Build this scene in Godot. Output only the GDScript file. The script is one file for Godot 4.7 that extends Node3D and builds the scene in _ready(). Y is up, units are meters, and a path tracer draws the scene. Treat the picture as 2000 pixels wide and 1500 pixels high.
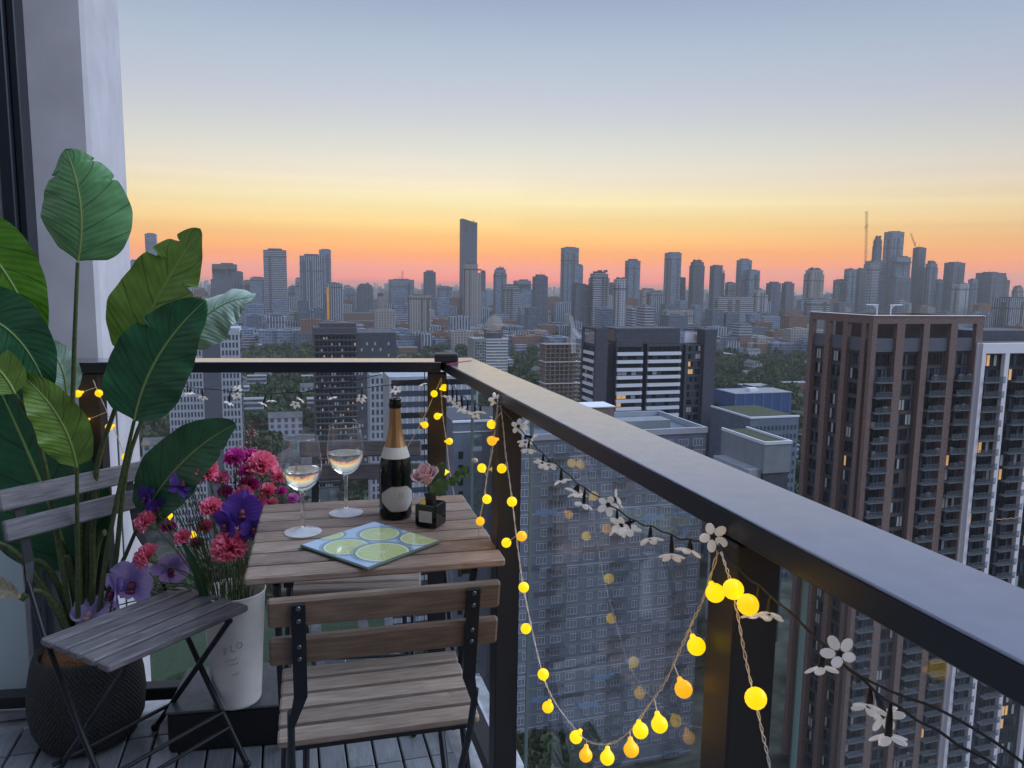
extends Node3D
# A balcony set for two at dusk, high over a city. Metres, y up, balcony floor at y = 0, street level at y = -104.
# The balcony and the street grid are both turned GRID radians from the view.

const GRID := 0.288
const STREET := -104.0
var used := {}
var rng := RandomNumberGenerator.new()
var M := {}
var lights_on := true

# ---------------------------------------------------------------- mesh building
class Shape:
	var v := PackedVector3Array()
	var n := PackedVector3Array()
	var uv := PackedVector2Array()
	var col := PackedColorArray()
	var ix := PackedInt32Array()
	var tint := Color.WHITE
	var shift := Vector2.ZERO
	func vert(p: Vector3, nn: Vector3, t := Vector2.ZERO) -> int:
		v.append(p); n.append(nn); uv.append(t + shift); col.append(tint)
		return v.size() - 1
	func tri(a: Vector3, b: Vector3, c: Vector3) -> void:   # counter-clockwise seen from outside
		var nn := (b - a).cross(c - a).normalized()
		var i := vert(a, nn, Vector2(0, 0)); vert(b, nn, Vector2(1, 0)); vert(c, nn, Vector2(0.5, 1))
		ix.append_array([i, i + 2, i + 1])
	func quad(a: Vector3, b: Vector3, c: Vector3, d: Vector3) -> void:
		var nn := (b - a).cross(d - a).normalized()
		var w := (b - a).length()
		var h := (d - a).length()
		var i := vert(a, nn, Vector2(0, 0)); vert(b, nn, Vector2(w, 0)); vert(c, nn, Vector2(w, h)); vert(d, nn, Vector2(0, h))
		ix.append_array([i, i + 2, i + 1, i, i + 3, i + 2])
	func box(c: Vector3, s: Vector3, b := Basis()) -> Shape:
		var x := b.x * s.x * 0.5
		var y := b.y * s.y * 0.5
		var z := b.z * s.z * 0.5
		quad(c - x - y + z, c + x - y + z, c + x + y + z, c - x + y + z)
		quad(c + x - y - z, c - x - y - z, c - x + y - z, c + x + y - z)
		quad(c + x - y + z, c + x - y - z, c + x + y - z, c + x + y + z)
		quad(c - x - y - z, c - x - y + z, c - x + y + z, c - x + y - z)
		quad(c - x + y + z, c + x + y + z, c + x + y - z, c - x + y - z)
		quad(c - x - y - z, c + x - y - z, c + x - y + z, c - x - y + z)
		return self
	# a box with chamfered edges; u runs along the length (x)
	func bar(c: Vector3, s: Vector3, r: float, b := Basis()) -> Shape:
		var h := s * 0.5
		var ring := [Vector2(-h.z + r, -h.y), Vector2(h.z - r, -h.y), Vector2(h.z, -h.y + r), Vector2(h.z, h.y - r), Vector2(h.z - r, h.y), Vector2(-h.z + r, h.y), Vector2(-h.z, h.y - r), Vector2(-h.z, -h.y + r)]
		var ends := []
		for e in [[-h.x, 0.72], [-h.x + r, 1.0], [h.x - r, 1.0], [h.x, 0.72]]:
			var row := []
			for k in 8:
				var p: Vector2 = ring[k]
				if e[1] < 1.0:
					p = Vector2(p.x - signf(p.x) * r * 0.6, p.y - signf(p.y) * r * 0.6)
				row.append(c + b * Vector3(e[0], p.y, p.x))
			ends.append(row)
		for j in 3:
			for k in 8:
				var k2 := (k + 1) % 8
				var i := v.size()
				quad(ends[j][k], ends[j + 1][k], ends[j + 1][k2], ends[j][k2])
				var lo := [0.0, r, s.x - r, s.x]
				var off := float(k) * 0.13
				var wd: float = (ends[j][k2] - ends[j][k]).length()
				uv[i] = shift + Vector2(lo[j], off); uv[i + 1] = shift + Vector2(lo[j + 1], off); uv[i + 2] = shift + Vector2(lo[j + 1], off + wd); uv[i + 3] = shift + Vector2(lo[j], off + wd)
		for k in range(1, 7):
			tri(ends[0][0], ends[0][k], ends[0][k + 1])
			tri(ends[3][0], ends[3][k + 1], ends[3][k])
		return self
	func tube(pts: Array, rad, segs := 8, caps := true) -> Shape:
		var up := Vector3(0.13, 0.97, 0.21)
		var first := v.size()
		var along := 0.0
		var side := Vector3.ZERO
		for i in pts.size():
			var t: Vector3 = (pts[mini(i + 1, pts.size() - 1)] - pts[maxi(i - 1, 0)]).normalized()
			if side == Vector3.ZERO:
				side = t.cross(up).normalized()
			side = (side - t * side.dot(t)).normalized()
			var other := t.cross(side)
			if i > 0:
				along += (pts[i] - pts[i - 1]).length()
			var r: float = rad[i] if rad is Array else rad
			for k in segs + 1:
				var a := TAU * k / segs
				var d := side * cos(a) + other * sin(a)
				vert(pts[i] + d * r, d, Vector2(r * a, along))
		for i in pts.size() - 1:
			for k in segs:
				var a := first + i * (segs + 1) + k
				var b := a + segs + 1
				ix.append_array([a, b, a + 1, a + 1, b, b + 1])
		if caps:
			for e in [0, pts.size() - 1]:
				var t: Vector3 = (pts[e] - pts[1 if e == 0 else e - 1]).normalized()
				var cc := vert(pts[e], t)
				var base := first + int(e) * (segs + 1)
				var st := v.size()
				for k in segs + 1:
					vert(v[base + k], t)
				for k in segs:
					if e == 0:
						ix.append_array([cc, st + k, st + k + 1])
					else:
						ix.append_array([cc, st + k + 1, st + k])
		return self
	# profile of (radius, height) from bottom to top, outside surface
	func lathe(prof: Array, segs := 32, at := Vector3.ZERO, b := Basis()) -> Shape:
		var first := v.size()
		var along := 0.0
		for i in prof.size():
			var p: Vector2 = prof[i]
			var q0: Vector2 = prof[maxi(i - 1, 0)]
			var q1: Vector2 = prof[mini(i + 1, prof.size() - 1)]
			var t := (q1 - q0).normalized()
			if i > 0:
				along += (p - prof[i - 1]).length()
			for k in segs + 1:
				var a := TAU * k / segs
				var d := Vector3(sin(a), 0, cos(a))
				vert(at + b * (d * p.x + Vector3(0, p.y, 0)), (b * (d * t.y - Vector3(0, t.x, 0))).normalized(), Vector2(float(k) / segs, along))
		for i in prof.size() - 1:
			for k in segs:
				var a := first + i * (segs + 1) + k
				var c := a + segs + 1
				ix.append_array([a, c + 1, a + 1, a, c, c + 1])
		return self
	func ball(c: Vector3, r: float, stretch := Vector3.ONE, segs := 12, rings := 8) -> Shape:
		var first := v.size()
		for i in rings + 1:
			var e := PI * i / rings - PI / 2
			for k in segs + 1:
				var a := TAU * k / segs
				var d := Vector3(sin(a) * cos(e), sin(e), cos(a) * cos(e))
				vert(c + d * r * stretch, (d / stretch).normalized(), Vector2(float(k) / segs, float(i) / rings))
		for i in rings:
			for k in segs:
				var a := first + i * (segs + 1) + k
				var b := a + segs + 1
				ix.append_array([a, b + 1, a + 1, a, b, b + 1])
		return self
	# rows of points as a smooth sheet (uv: u across, v along)
	func sheet(rows: Array) -> Shape:
		var first := v.size()
		var nr := rows.size()
		var nc: int = rows[0].size()
		for i in nr:
			for k in nc:
				var du: Vector3 = rows[i][mini(k + 1, nc - 1)] - rows[i][maxi(k - 1, 0)]
				var dv: Vector3 = rows[mini(i + 1, nr - 1)][k] - rows[maxi(i - 1, 0)][k]
				var nn := du.cross(dv)
				nn = nn.normalized() if nn.length() > 1e-12 else Vector3.UP
				vert(rows[i][k], nn, Vector2(float(k) / (nc - 1), float(i) / (nr - 1)))
		for i in nr - 1:
			for k in nc - 1:
				var a := first + i * nc + k
				var b := a + nc
				ix.append_array([a, b + 1, a + 1, a, b, b + 1])
		return self
	func mesh(into: ArrayMesh = null) -> ArrayMesh:
		var a := []
		a.resize(Mesh.ARRAY_MAX)
		a[Mesh.ARRAY_VERTEX] = v; a[Mesh.ARRAY_NORMAL] = n; a[Mesh.ARRAY_TEX_UV] = uv; a[Mesh.ARRAY_COLOR] = col; a[Mesh.ARRAY_INDEX] = ix
		var m := into if into else ArrayMesh.new()
		m.add_surface_from_arrays(Mesh.PRIMITIVE_TRIANGLES, a)
		return m

# ---------------------------------------------------------------- scene tree
func numbered(called: String) -> String:
	var k: int = used.get(called, -1) + 1
	used[called] = k
	return called if k == 0 else "%s_%03d" % [called, k]

func tag(o: Node, label: String, category: String, group := "") -> Node:
	o.set_meta("label", label); o.set_meta("category", category)
	if group: o.set_meta("group", group)
	return o

func thing(called: String, label: String, category: String, at := Vector3.ZERO, turn := 0.0, group := "") -> Node3D:
	var o := Node3D.new()
	o.name = numbered(called)
	add_child(o, true)
	o.position = at; o.rotation.y = turn
	tag(o, label, category, group)
	return o

func obj(called: String, shape, m: Material, parent: Node = self) -> MeshInstance3D:
	var o := MeshInstance3D.new()
	o.mesh = shape.mesh() if shape is Shape else shape
	if m: o.material_override = m
	if parent == self:
		o.name = numbered(called)
	else:
		var tally: Dictionary = parent.get_meta("tally_", {})
		var k: int = tally.get(called, -1) + 1
		tally[called] = k
		parent.set_meta("tally_", tally)
		o.name = called if k == 0 else "%s_%03d" % [called, k]
	parent.add_child(o, true)
	return o

func struct(called: String, shape, m: Material, parent: Node = self) -> MeshInstance3D:
	var o := obj(called, shape, m, parent)
	if parent == self: o.set_meta("kind", "structure")
	return o

func stuff(o: Node) -> Node:
	o.set_meta("kind", "stuff")
	return o

# ---------------------------------------------------------------- materials
func s8(r: float, g: float, b: float) -> Color:
	return Color(r / 255.0, g / 255.0, b / 255.0)

func mat(c: Color, rough := 0.8, metal := 0.0) -> StandardMaterial3D:
	var m := StandardMaterial3D.new()
	m.albedo_color = c; m.roughness = rough; m.metallic = metal
	return m

func texture(w: int, h: int, fn: Callable) -> ImageTexture:
	var im := Image.create(w, h, false, Image.FORMAT_RGB8)
	for y in h:
		for x in w:
			im.set_pixel(x, y, fn.call(x, y))
	return ImageTexture.create_from_image(im)

func noise(freq: float, oct := 4, sd := 1) -> FastNoiseLite:
	var f := FastNoiseLite.new()
	f.noise_type = FastNoiseLite.TYPE_SIMPLEX_SMOOTH
	f.frequency = freq; f.fractal_octaves = oct; f.seed = sd
	return f

func noise_tex(freq: float, lo: Color, hi: Color, sd := 1, side := 256) -> NoiseTexture2D:
	var t := NoiseTexture2D.new()
	t.width = side; t.height = side; t.seamless = true
	t.noise = noise(freq, 5, sd)
	var g := Gradient.new()
	g.set_color(0, lo); g.set_color(1, hi)
	t.color_ramp = g
	return t

func tri_noise(m: StandardMaterial3D, freq: float, spread: float, scale: float, sd := 1) -> StandardMaterial3D:
	m.albedo_texture = noise_tex(freq, Color(1 - spread, 1 - spread, 1 - spread), Color.WHITE, sd)
	m.uv1_triplanar = true; m.uv1_world_triplanar = true
	m.uv1_scale = Vector3.ONE * scale
	return m

func wood(light: Color, dark: Color, sd: int, rough := 0.6) -> StandardMaterial3D:
	var grain := noise(0.045, 4, sd)
	var broad := noise(0.012, 3, sd + 7)
	var m := mat(Color.WHITE, rough)
	m.albedo_texture = texture(256, 256, func(x, y):
		var g := 0.5 + 0.9 * grain.get_noise_2d(x * 0.35, y * 4.0)
		var b := 0.5 + 0.7 * broad.get_noise_2d(x * 0.8, y * 1.6)
		return dark.lerp(light, clampf(g * 0.6 + b * 0.4, 0, 1)))
	m.heightmap_enabled = true
	m.heightmap_texture = m.albedo_texture
	m.heightmap_scale = 0.03
	m.uv1_scale = Vector3(2.4, 2.4, 1)
	return m

func emit(c: Color, energy: float) -> StandardMaterial3D:
	var m := mat(c, 0.5)
	m.emission_enabled = true; m.emission = c; m.emission_energy_multiplier = energy
	return m

func bez(a: Vector3, b: Vector3, c: Vector3, k := 12) -> Array:
	var out := []
	for i in k + 1:
		var t := float(i) / k
		out.append(a.lerp(b, t).lerp(b.lerp(c, t), t))
	return out

func smooth_path(pts: Array, per := 6) -> Array:
	var c := Curve3D.new()
	for i in pts.size():
		var t: Vector3 = (pts[mini(i + 1, pts.size() - 1)] - pts[maxi(i - 1, 0)]) / 6.0
		c.add_point(pts[i], -t, t)
	var out := []
	for i in pts.size() - 1:
		for k in per:
			out.append(c.sample(i, float(k) / per))
	out.append(pts[-1])
	return out

# ---------------------------------------------------------------- the scene
func _ready() -> void:
	rng.seed = 20
	camera_and_light()
	materials()
	balcony()
	city_ground()
	near_towers()
	far_city()
	furniture()
	table_things()
	plant()
	bouquet()
	lights()

func camera_and_light() -> void:
	var cam := Camera3D.new()
	cam.name = "camera"
	cam.position = Vector3(0, 1.31, 0)
	cam.rotation_degrees = Vector3(-7.52, 0, 0.85)
	cam.fov = 53.13
	cam.near = 0.05
	cam.far = 60000.0
	add_child(cam)
	cam.current = true
	var e := Environment.new()
	e.background_mode = Environment.BG_SKY
	var sky := Sky.new()
	var pano := PanoramaSkyMaterial.new()
	pano.panorama = dusk_sky()
	sky.sky_material = pano
	e.sky = sky
	e.background_energy_multiplier = 1.0
	e.tonemap_mode = Environment.TONE_MAPPER_LINEAR
	e.tonemap_exposure = EXPOSURE
	e.fog_enabled = true
	e.fog_density = 0.0001
	e.fog_light_color = Color(0.98, 0.97, 0.94)
	e.volumetric_fog_enabled = true; e.volumetric_fog_density = 0.0
	e.sdfgi_enabled = true; e.ssao_enabled = true; e.ssil_enabled = true
	var we := WorldEnvironment.new()
	we.name = "sky"
	we.environment = e
	add_child(we)
	# wide, soft fill light from the right, added to lift the foreground
	var fill_light := DirectionalLight3D.new()
	fill_light.name = "afterglow"
	fill_light.look_at_from_position(Vector3.ZERO, -Vector3(0.74, 0.67, -0.02), Vector3.UP)
	fill_light.light_color = Color(0.82, 0.90, 1.0)
	fill_light.light_energy = 1.05
	fill_light.light_angular_distance = 60.0
	fill_light.shadow_enabled = true
	add_child(fill_light)

const EXPOSURE := 1.0

# the dusk: colours by height over the horizon, brightest and warmest towards the sunset, duller and bluer opposite
func dusk_sky() -> ImageTexture:
	var heights := [-1.0, 0.0, 0.9, 1.9, 3.0, 4.0, 5.6, 7.4, 9.2, 11.0, 12.6, 15.9, 19.0, 26.0, 40.0, 60.0, 90.0]
	var warm := [Color(1.471, 0.102, 0.000), Color(1.907, 0.188, 0.000), Color(2.110, 0.384, 0.000), Color(1.599, 0.496, 0.000), Color(1.322, 0.632, 0.101), Color(1.215, 0.791, 0.231), Color(1.142, 0.952, 0.481), Color(0.999, 0.881, 0.674), Color(0.824, 0.810, 0.709), Color(0.691, 0.710, 0.708), Color(0.605, 0.637, 0.718), Color(0.469, 0.560, 0.679), Color(0.355, 0.433, 0.589), Color(0.364, 0.454, 0.633), Color(0.379, 0.474, 0.656), Color(0.383, 0.484, 0.674), Color(0.383, 0.484, 0.680)]
	var cool := [Color(0.779, 0.198, 0.070), Color(0.952, 0.229, 0.070), Color(1.191, 0.293, 0.009), Color(1.018, 0.352, 0.113), Color(0.872, 0.391, 0.180), Color(0.781, 0.433, 0.253), Color(0.659, 0.459, 0.354), Color(0.552, 0.475, 0.446), Color(0.478, 0.469, 0.492), Color(0.419, 0.453, 0.527), Color(0.384, 0.427, 0.550), Color(0.330, 0.395, 0.552), Color(0.301, 0.362, 0.543), Color(0.324, 0.408, 0.591), Color(0.353, 0.451, 0.642), Color(0.373, 0.473, 0.667), Color(0.383, 0.484, 0.680)]
	var w := 256
	var h := 1024
	var im := Image.create(w, h, false, Image.FORMAT_RGBF)
	var wisp := noise(0.02, 3, 5)
	for y in h:
		var el := 90.0 - (y + 0.5) * 180.0 / h
		var k := 1
		while k < heights.size() - 1 and el > heights[k]:
			k += 1
		var t: float = clampf((el - heights[k - 1]) / (heights[k] - heights[k - 1]), 0, 1)
		var a: Color = warm[k - 1].lerp(warm[k], t)
		var b: Color = cool[k - 1].lerp(cool[k], t)
		for x in w:
			var az := (x + 0.5) / w * 360.0              # 0 is the view, clockwise to the right
			var off := absf(wrapf(az + 3.0, -180, 180))
			var share := exp(-pow(off / 48.0, 2.0))
			# thin streaks of dusk cloud low over the horizon
			var streak := 1.0 + 0.10 * wisp.get_noise_2d(x * 0.9, el * 42.0) * smoothstep(0.5, 2.0, el) * (1.0 - smoothstep(5.0, 10.0, el))
			im.set_pixel(x, y, b.lerp(a, share) * streak)
	return ImageTexture.create_from_image(im)

func materials() -> void:
	M.rail = mat(s8(176, 178, 194), 0.2, 1.0)
	M.rail.albedo_texture = noise_tex(0.03, Color(0.95, 0.95, 0.95), Color.WHITE, 72)
	M.rail.roughness_texture = noise_tex(0.02, Color(0.88, 0.88, 0.88), Color.WHITE, 71)
	M.rail.uv1_triplanar = true; M.rail.uv1_world_triplanar = true
	M.rail.uv1_scale = Vector3.ONE * 3.0
	M.rail.roughness = 0.22
	M.rail_side_shade = mat(s8(44, 46, 54), 0.3, 0.2)  # darkened copy for the rail sides, with their shade put into the colour
	M.post = mat(s8(52, 50, 52), 0.45, 0.3)
	M.glass = mat(Color(0.55, 0.6, 0.62, 0.05), 0.02)
	M.glass.transparency = BaseMaterial3D.TRANSPARENCY_ALPHA
	M.edge = mat(s8(104, 122, 122), 0.25)
	M.concrete = tri_noise(mat(s8(206, 200, 205), 0.9), 0.02, 0.12, 0.9, 3)
	M.slab = tri_noise(mat(s8(200, 200, 205), 0.8), 0.03, 0.25, 2.0, 4)
	M.grey_facade = mat(s8(178, 180, 186), 0.8)
	M.frame = mat(s8(38, 44, 52), 0.4, 0.4)
	M.bright_pane = mat(s8(222, 240, 243), 0.2)  # near-white colour stands in for light and reflection on the pane
	M.room_glass = mat(s8(70, 90, 98), 0.05)
	M.deck = []
	for k in 3:
		var dm := wood(s8(140 + 7 * k, 142 + 7 * k, 148 + 7 * k), s8(106 + 6 * k, 108 + 6 * k, 114 + 6 * k), 30 + k, 0.3)
		M.deck.append(dm)
	M.deck_base = mat(s8(22, 22, 25), 0.8)
	M.steel = mat(s8(26, 29, 36), 0.45, 0.2)
	M.screw = mat(s8(120, 125, 130), 0.3, 0.9)
	M.seat_wood = [wood(s8(168, 152, 140), s8(120, 105, 95), 11), wood(s8(160, 146, 136), s8(112, 98, 90), 12), wood(s8(174, 160, 148), s8(128, 112, 102), 13)]
	M.back_wood = [wood(s8(146, 122, 104), s8(100, 82, 68), 14), wood(s8(138, 114, 98), s8(94, 76, 62), 15)]
	M.old_wood = [wood(s8(140, 134, 136), s8(84, 80, 84), 16), wood(s8(128, 122, 126), s8(78, 74, 80), 17), wood(s8(134, 128, 130), s8(80, 77, 82), 18)]
	M.table_wood = [wood(s8(172, 150, 136), s8(118, 98, 86), 19), wood(s8(158, 138, 126), s8(106, 88, 80), 20), wood(s8(180, 160, 146), s8(126, 106, 94), 21)]
	M.black_plastic = mat(s8(24, 25, 28), 0.55)
	M.black_lid = tri_noise(mat(s8(92, 94, 100), 0.4), 0.03, 0.25, 3.0, 22)
	M.bottle = mat(s8(8, 14, 12), 0.02)
	M.paper = mat(s8(205, 200, 190), 0.6)
	M.paper_print = mat(Color.WHITE, 0.6)
	M.paper_print.albedo_texture = texture(64, 48, func(x, y):
		var ink: bool = (y == 16 and x > 16 and x < 50) or (y == 20 and x > 10 and x < 54 and x % 3 > 0) or (y == 30 and x > 24 and x < 40)
		return s8(140, 140, 144) if ink else s8(180, 180, 184))
	M.paper_print.uv1_scale = Vector3(1.0 / 0.036, 1.0 / 0.029, 1)
	M.label = mat(Color.WHITE, 0.55)
	M.label.albedo_texture = texture(128, 96, func(x, y):
		var c := s8(184, 182, 180)
		var dx := absf(x - 70)
		if dx < 7 and y > 22 and y < 46 and (dx > 4 or y % 5 == 0): c = s8(150, 128, 108)
		if y == 44 and x > 24 and x < 112 and dx > 9: c = s8(158, 150, 142)
		if y in [54, 60] and x > 34 and x < 104 and (x * 7) % 5 > 1: c = s8(170, 164, 156)
		if x < 3 or x > 124 or y < 3 or y > 92: c = s8(176, 158, 128)
		return c)
	M.label.uv1_scale = Vector3(1, -1, 1)
	M.label.uv1_offset = Vector3(0, 1, 0)
	M.trivet_edge = mat(s8(96, 118, 110), 0.1)
	M.limes = mat(Color.WHITE, 0.06)
	M.limes.albedo_texture = texture(256, 256, lime_print)
	M.black_glass = mat(s8(14, 15, 15), 0.06)
	M.stem = mat(s8(96, 118, 72), 0.6)
	M.rose_pink = mat(s8(226, 190, 192), 0.7)
	M.rose_pink.backlight_enabled = true
	M.rose_pink.backlight = Color(0.4, 0.3, 0.3)
	M.rose_leaf = mat(s8(70, 104, 70), 0.5)
	M.dry = tri_noise(mat(s8(190, 178, 150), 0.8), 0.05, 0.4, 8.0, 24)
	M.fern = mat(s8(74, 84, 50), 0.7)
	M.sprig = mat(s8(168, 112, 112), 0.7)
	M.red = mat(s8(190, 40, 60), 0.7)

# the print on the glass board: cut limes on a pale blue ground
func lime_print(x: int, y: int) -> Color:
	var c := s8(176, 196, 222)
	for q in [[0.40, 0.75, 0.25], [0.80, 0.62, 0.29], [0.36, 0.25, 0.23], [0.80, 0.06, 0.24], [-0.02, 0.62, 0.16]]:
		var dx: float = x / 255.0 - q[0]
		var dy: float = (255 - y) / 255.0 - q[1]
		var r: float = sqrt(dx * dx + dy * dy) / q[2]
		if r > 1.0 and r < 1.12: c = c.lerp(s8(110, 135, 160), 0.5)
		if r <= 1.0:
			var a := atan2(dy, dx)
			var seg := absf(sin(a * 5.0))
			if r > 0.93: c = s8(112, 142, 122)
			elif r > 0.84: c = s8(206, 218, 196)
			elif r < 0.10 or seg < 0.16 * (0.4 / maxf(r, 0.1)): c = s8(204, 214, 178)
			else: c = s8(200, 206, 148).lerp(s8(182, 194, 132), 0.5 + 0.5 * sin(a * 31.0 + r * 14.0))
	return c

# ---------------------------------------------------------------- the balcony
func grid_basis() -> Basis:
	return Basis(Vector3.UP, GRID)

func balcony() -> void:
	var u := Vector3(-sin(GRID), 0, -cos(GRID))     # along the right-hand rail, away
	# slab and deck
	var c := Vector3(-0.2055, 1.07, -2.302)                       # where the two inner edges of the top rail meet
	var f := Vector3(-0.9896, 0, 0.1435)                       # along the far rail, to the left
	var fo := Vector3(-0.1435, 0, -0.9896)                      # out over the edge from the far rail
	var r := -u                                    # along the right-hand rail, to the camera
	var ro := Vector3(cos(GRID), 0, -sin(GRID))
	var bf := Basis(-f, Vector3.UP, -fo)
	var br := Basis(-r, Vector3.UP, ro)
	var base := Vector3(c.x, 0, c.z)
	var rim := [base + fo * 0.14 + ro * 0.14, base + r * 3.4 + ro * 0.14, base + r * 3.4 - ro * 2.2, base + f * 2.4 + fo * 0.14]
	var sl := Shape.new()
	for k in 4:
		var q0: Vector3 = rim[k]
		var q1: Vector3 = rim[(k + 1) % 4]
		var dn := Vector3(0, -0.21, 0)
		var up_ := Vector3(0, -0.03, 0)
		sl.quad(q1 + dn, q0 + dn, q0 + up_, q1 + up_)
	sl.quad(rim[0] + Vector3(0, -0.03, 0), rim[3] + Vector3(0, -0.03, 0), rim[2] + Vector3(0, -0.03, 0), rim[1] + Vector3(0, -0.03, 0))
	sl.quad(rim[1] + Vector3(0, -0.21, 0), rim[2] + Vector3(0, -0.21, 0), rim[3] + Vector3(0, -0.21, 0), rim[0] + Vector3(0, -0.21, 0))
	var floor_ := struct("balcony_floor", sl, M.slab)
	var tb := Shape.new()
	var inner := [base - fo * 0.03 - ro * 0.03, base + f * 2.0 - fo * 0.03, base + f * 2.0 + r * 2.7, base + r * 2.7 - ro * 0.03]
	for k in 4: inner[k].y = -0.02
	tb.quad(inner[0], inner[1], inner[2], inner[3])
	obj("tile_base", tb, M.deck_base, floor_)
	var slat := []
	for k in 3:
		var sh := Shape.new()
		sh.shift = Vector2(0.4 * k, 0.31 * k)
		sh.bar(Vector3.ZERO, Vector3(0.296, 0.016, 0.069), 0.003)
		slat.append(sh.mesh())
	var count := 0
	var skew := acos(clampf(f.dot(-ro), -1, 1))
	for i in 28:
		# boards in rows along the right-hand rail, cut to length at the far edge
		var across := -0.06 - 0.0745 * i
		var start := across * tan(skew) + 0.035
		var j := floori(start / 0.3)
		while j < 9 and count < 295:
			var z0 := maxf(start, j * 0.3)
			var z1 := (j + 1) * 0.3
			j += 1
			if z1 - z0 < 0.03: continue
			var o := obj("deck_board", slat[(i * 7 + j * 5) % 3], M.deck[(i / 4 + j * 2 + i) % 3], floor_)
			o.position = base + ro * across + r * ((z0 + z1) / 2) + Vector3(0, -0.008, 0)
			o.basis = Basis(-r * ((z1 - z0 - 0.004) / 0.296), Vector3.UP, ro)
			count += 1
	# guard rail
	var g := thing("balcony_guardrail", "dark metal balcony guardrail with flat top rail, square posts and clear glass panels", "railing")
	var drop := Vector3(0, -0.0175, 0)
	obj("top_rail", Shape.new().bar(c + f * 0.75 + fo * 0.0565 + drop, Vector3(1.48, 0.028, 0.111), 0.002, bf), M.rail_side_shade, g)
	obj("bright_rail_top", Shape.new().bar(c + f * 0.75 + fo * 0.0565 + Vector3(0, -0.0017, 0), Vector3(1.484, 0.0034, 0.113), 0.001, bf), M.rail, g)  # bright layer split off the one-piece rail to carry the sky reflection
	obj("top_rail", Shape.new().bar(c + r * 1.45 - r * 0.06 + ro * 0.0565 + drop, Vector3(3.02, 0.028, 0.111), 0.002, br), M.rail_side_shade, g)
	obj("bright_rail_top", Shape.new().bar(c + r * 1.45 - r * 0.06 + ro * 0.0565 + Vector3(0, -0.0017, 0), Vector3(3.024, 0.0034, 0.113), 0.001, br), M.rail, g)
	obj("corner_cap", Shape.new().bar(c + fo * 0.03 + ro * 0.008 + Vector3(0, 0.011, 0), Vector3(0.07, 0.026, 0.06), 0.004, bf), M.post, g)
	var posts := [[c + f * 0.02 + fo * 0.03, bf], [c + r * 0.5877 + ro * 0.03, br], [c + r * 1.5484 + ro * 0.03, br], [c + f * 1.0081 + fo * 0.03, bf], [c + r * (1.5484 + 0.98) + ro * 0.03, br]]
	for q in posts:
		obj("post", Shape.new().bar(Vector3(q[0].x, 0.517, q[0].z), Vector3(0.056, 1.034, 0.056), 0.003, q[1]), M.post, g)
	# glass panels stand just outside the posts, on a bottom rail
	var spans := [[c + f * 0.06, c + f * (1.0081 - 0.05), fo, bf], [c + f * (1.0081 + 0.05), c + f * 1.46, fo, bf], [c + r * 0.06, c + r * (0.5877 - 0.05), ro, br], [c + r * (0.5877 + 0.05), c + r * (1.5484 - 0.05), ro, br], [c + r * (1.5484 + 0.05), c + r * (1.5484 + 0.93), ro, br]]
	for s in spans:
		var a: Vector3 = s[0] + s[2] * 0.075
		var b: Vector3 = s[1] + s[2] * 0.075
		var y := Vector3.UP
		a.y = 0.07; b.y = 0.07
		var sh := Shape.new()
		if (b - a).cross(y).dot(s[2]) > 0:
			sh.quad(a, b, b + y * 0.965, a + y * 0.965)
		else:
			sh.quad(b, a, a + y * 0.965, b + y * 0.965)
		obj("glass_panel", sh, M.glass, g)
		for q in [a, b]:
			obj("glass_edge", Shape.new().box(q + Vector3(0, 0.482, 0) + (a - b).normalized() * (0.004 if q == a else -0.004), Vector3(0.003, 0.964, 0.008), s[3]), M.edge, g)
		var l := (b - a).length()
		obj("bottom_rail", Shape.new().bar((a + b) / 2 - s[2] * 0.03 + Vector3(0, -0.022, 0), Vector3(l + 0.04, 0.04, 0.05), 0.003, s[3]), M.post, g)
	# concrete column beyond the left end of the rail
	var col := thing("concrete_column", "tall pale concrete column beside the left end of the balcony rail", "column", Vector3(-1.675, 1, -2.6), GRID)
	var cs := Shape.new()
	cs.bar(Vector3(0, 0, 0), Vector3(14, 0.56, 0.62), 0.012, Basis(Vector3.UP, Vector3(0, 0, -1), Vector3(-1, 0, 0)))
	obj("shaft", cs, M.concrete, col)
	# window wall at the left edge
	var ww := thing("window_wall", "dark framed window wall with pale glass at the left edge", "window wall", Vector3(-1.419, 0, -2.27), GRID)
	obj("mullion", Shape.new().bar(Vector3(-0.041, 1.6, -0.06), Vector3(3.3, 0.12, 0.034), 0.003, Basis(Vector3.UP, Vector3(0, 0, -1), Vector3(-1, 0, 0))), M.frame, ww)
	obj("mullion", Shape.new().bar(Vector3(-0.012, 1.6, -0.075), Vector3(3.3, 0.1, 0.022), 0.003, Basis(Vector3.UP, Vector3(0, 0, -1), Vector3(-1, 0, 0))), M.frame, ww)
	obj("glass_pane", Shape.new().box(Vector3(-0.36, 1.6, -0.06), Vector3(0.6, 3.3, 0.02)), M.bright_pane, ww)
	obj("window_frame", Shape.new().box(Vector3(-0.075, 1.6, -0.045), Vector3(0.014, 3.3, 0.02)), M.slab, ww)
	obj("sill", Shape.new().bar(Vector3(-0.25, -0.01, 0.03), Vector3(0.72, 0.03, 0.10), 0.004), M.slab, ww)
	# the flat behind the viewer: its wall closes the balcony
	var fa := thing("apartment_facade", "grey facade of the flat behind the viewer", "wall", base + r * 2.9 + ro * 0.1, GRID)
	obj("wall", Shape.new().box(Vector3(-3.0, 1.0, 0.15), Vector3(6.0, 26.0, 0.3)), M.grey_facade, fa)
	obj("door_glass", Shape.new().box(Vector3(-1.3, 1.1, -0.02), Vector3(1.6, 2.2, 0.03)), M.room_glass, fa)

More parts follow.
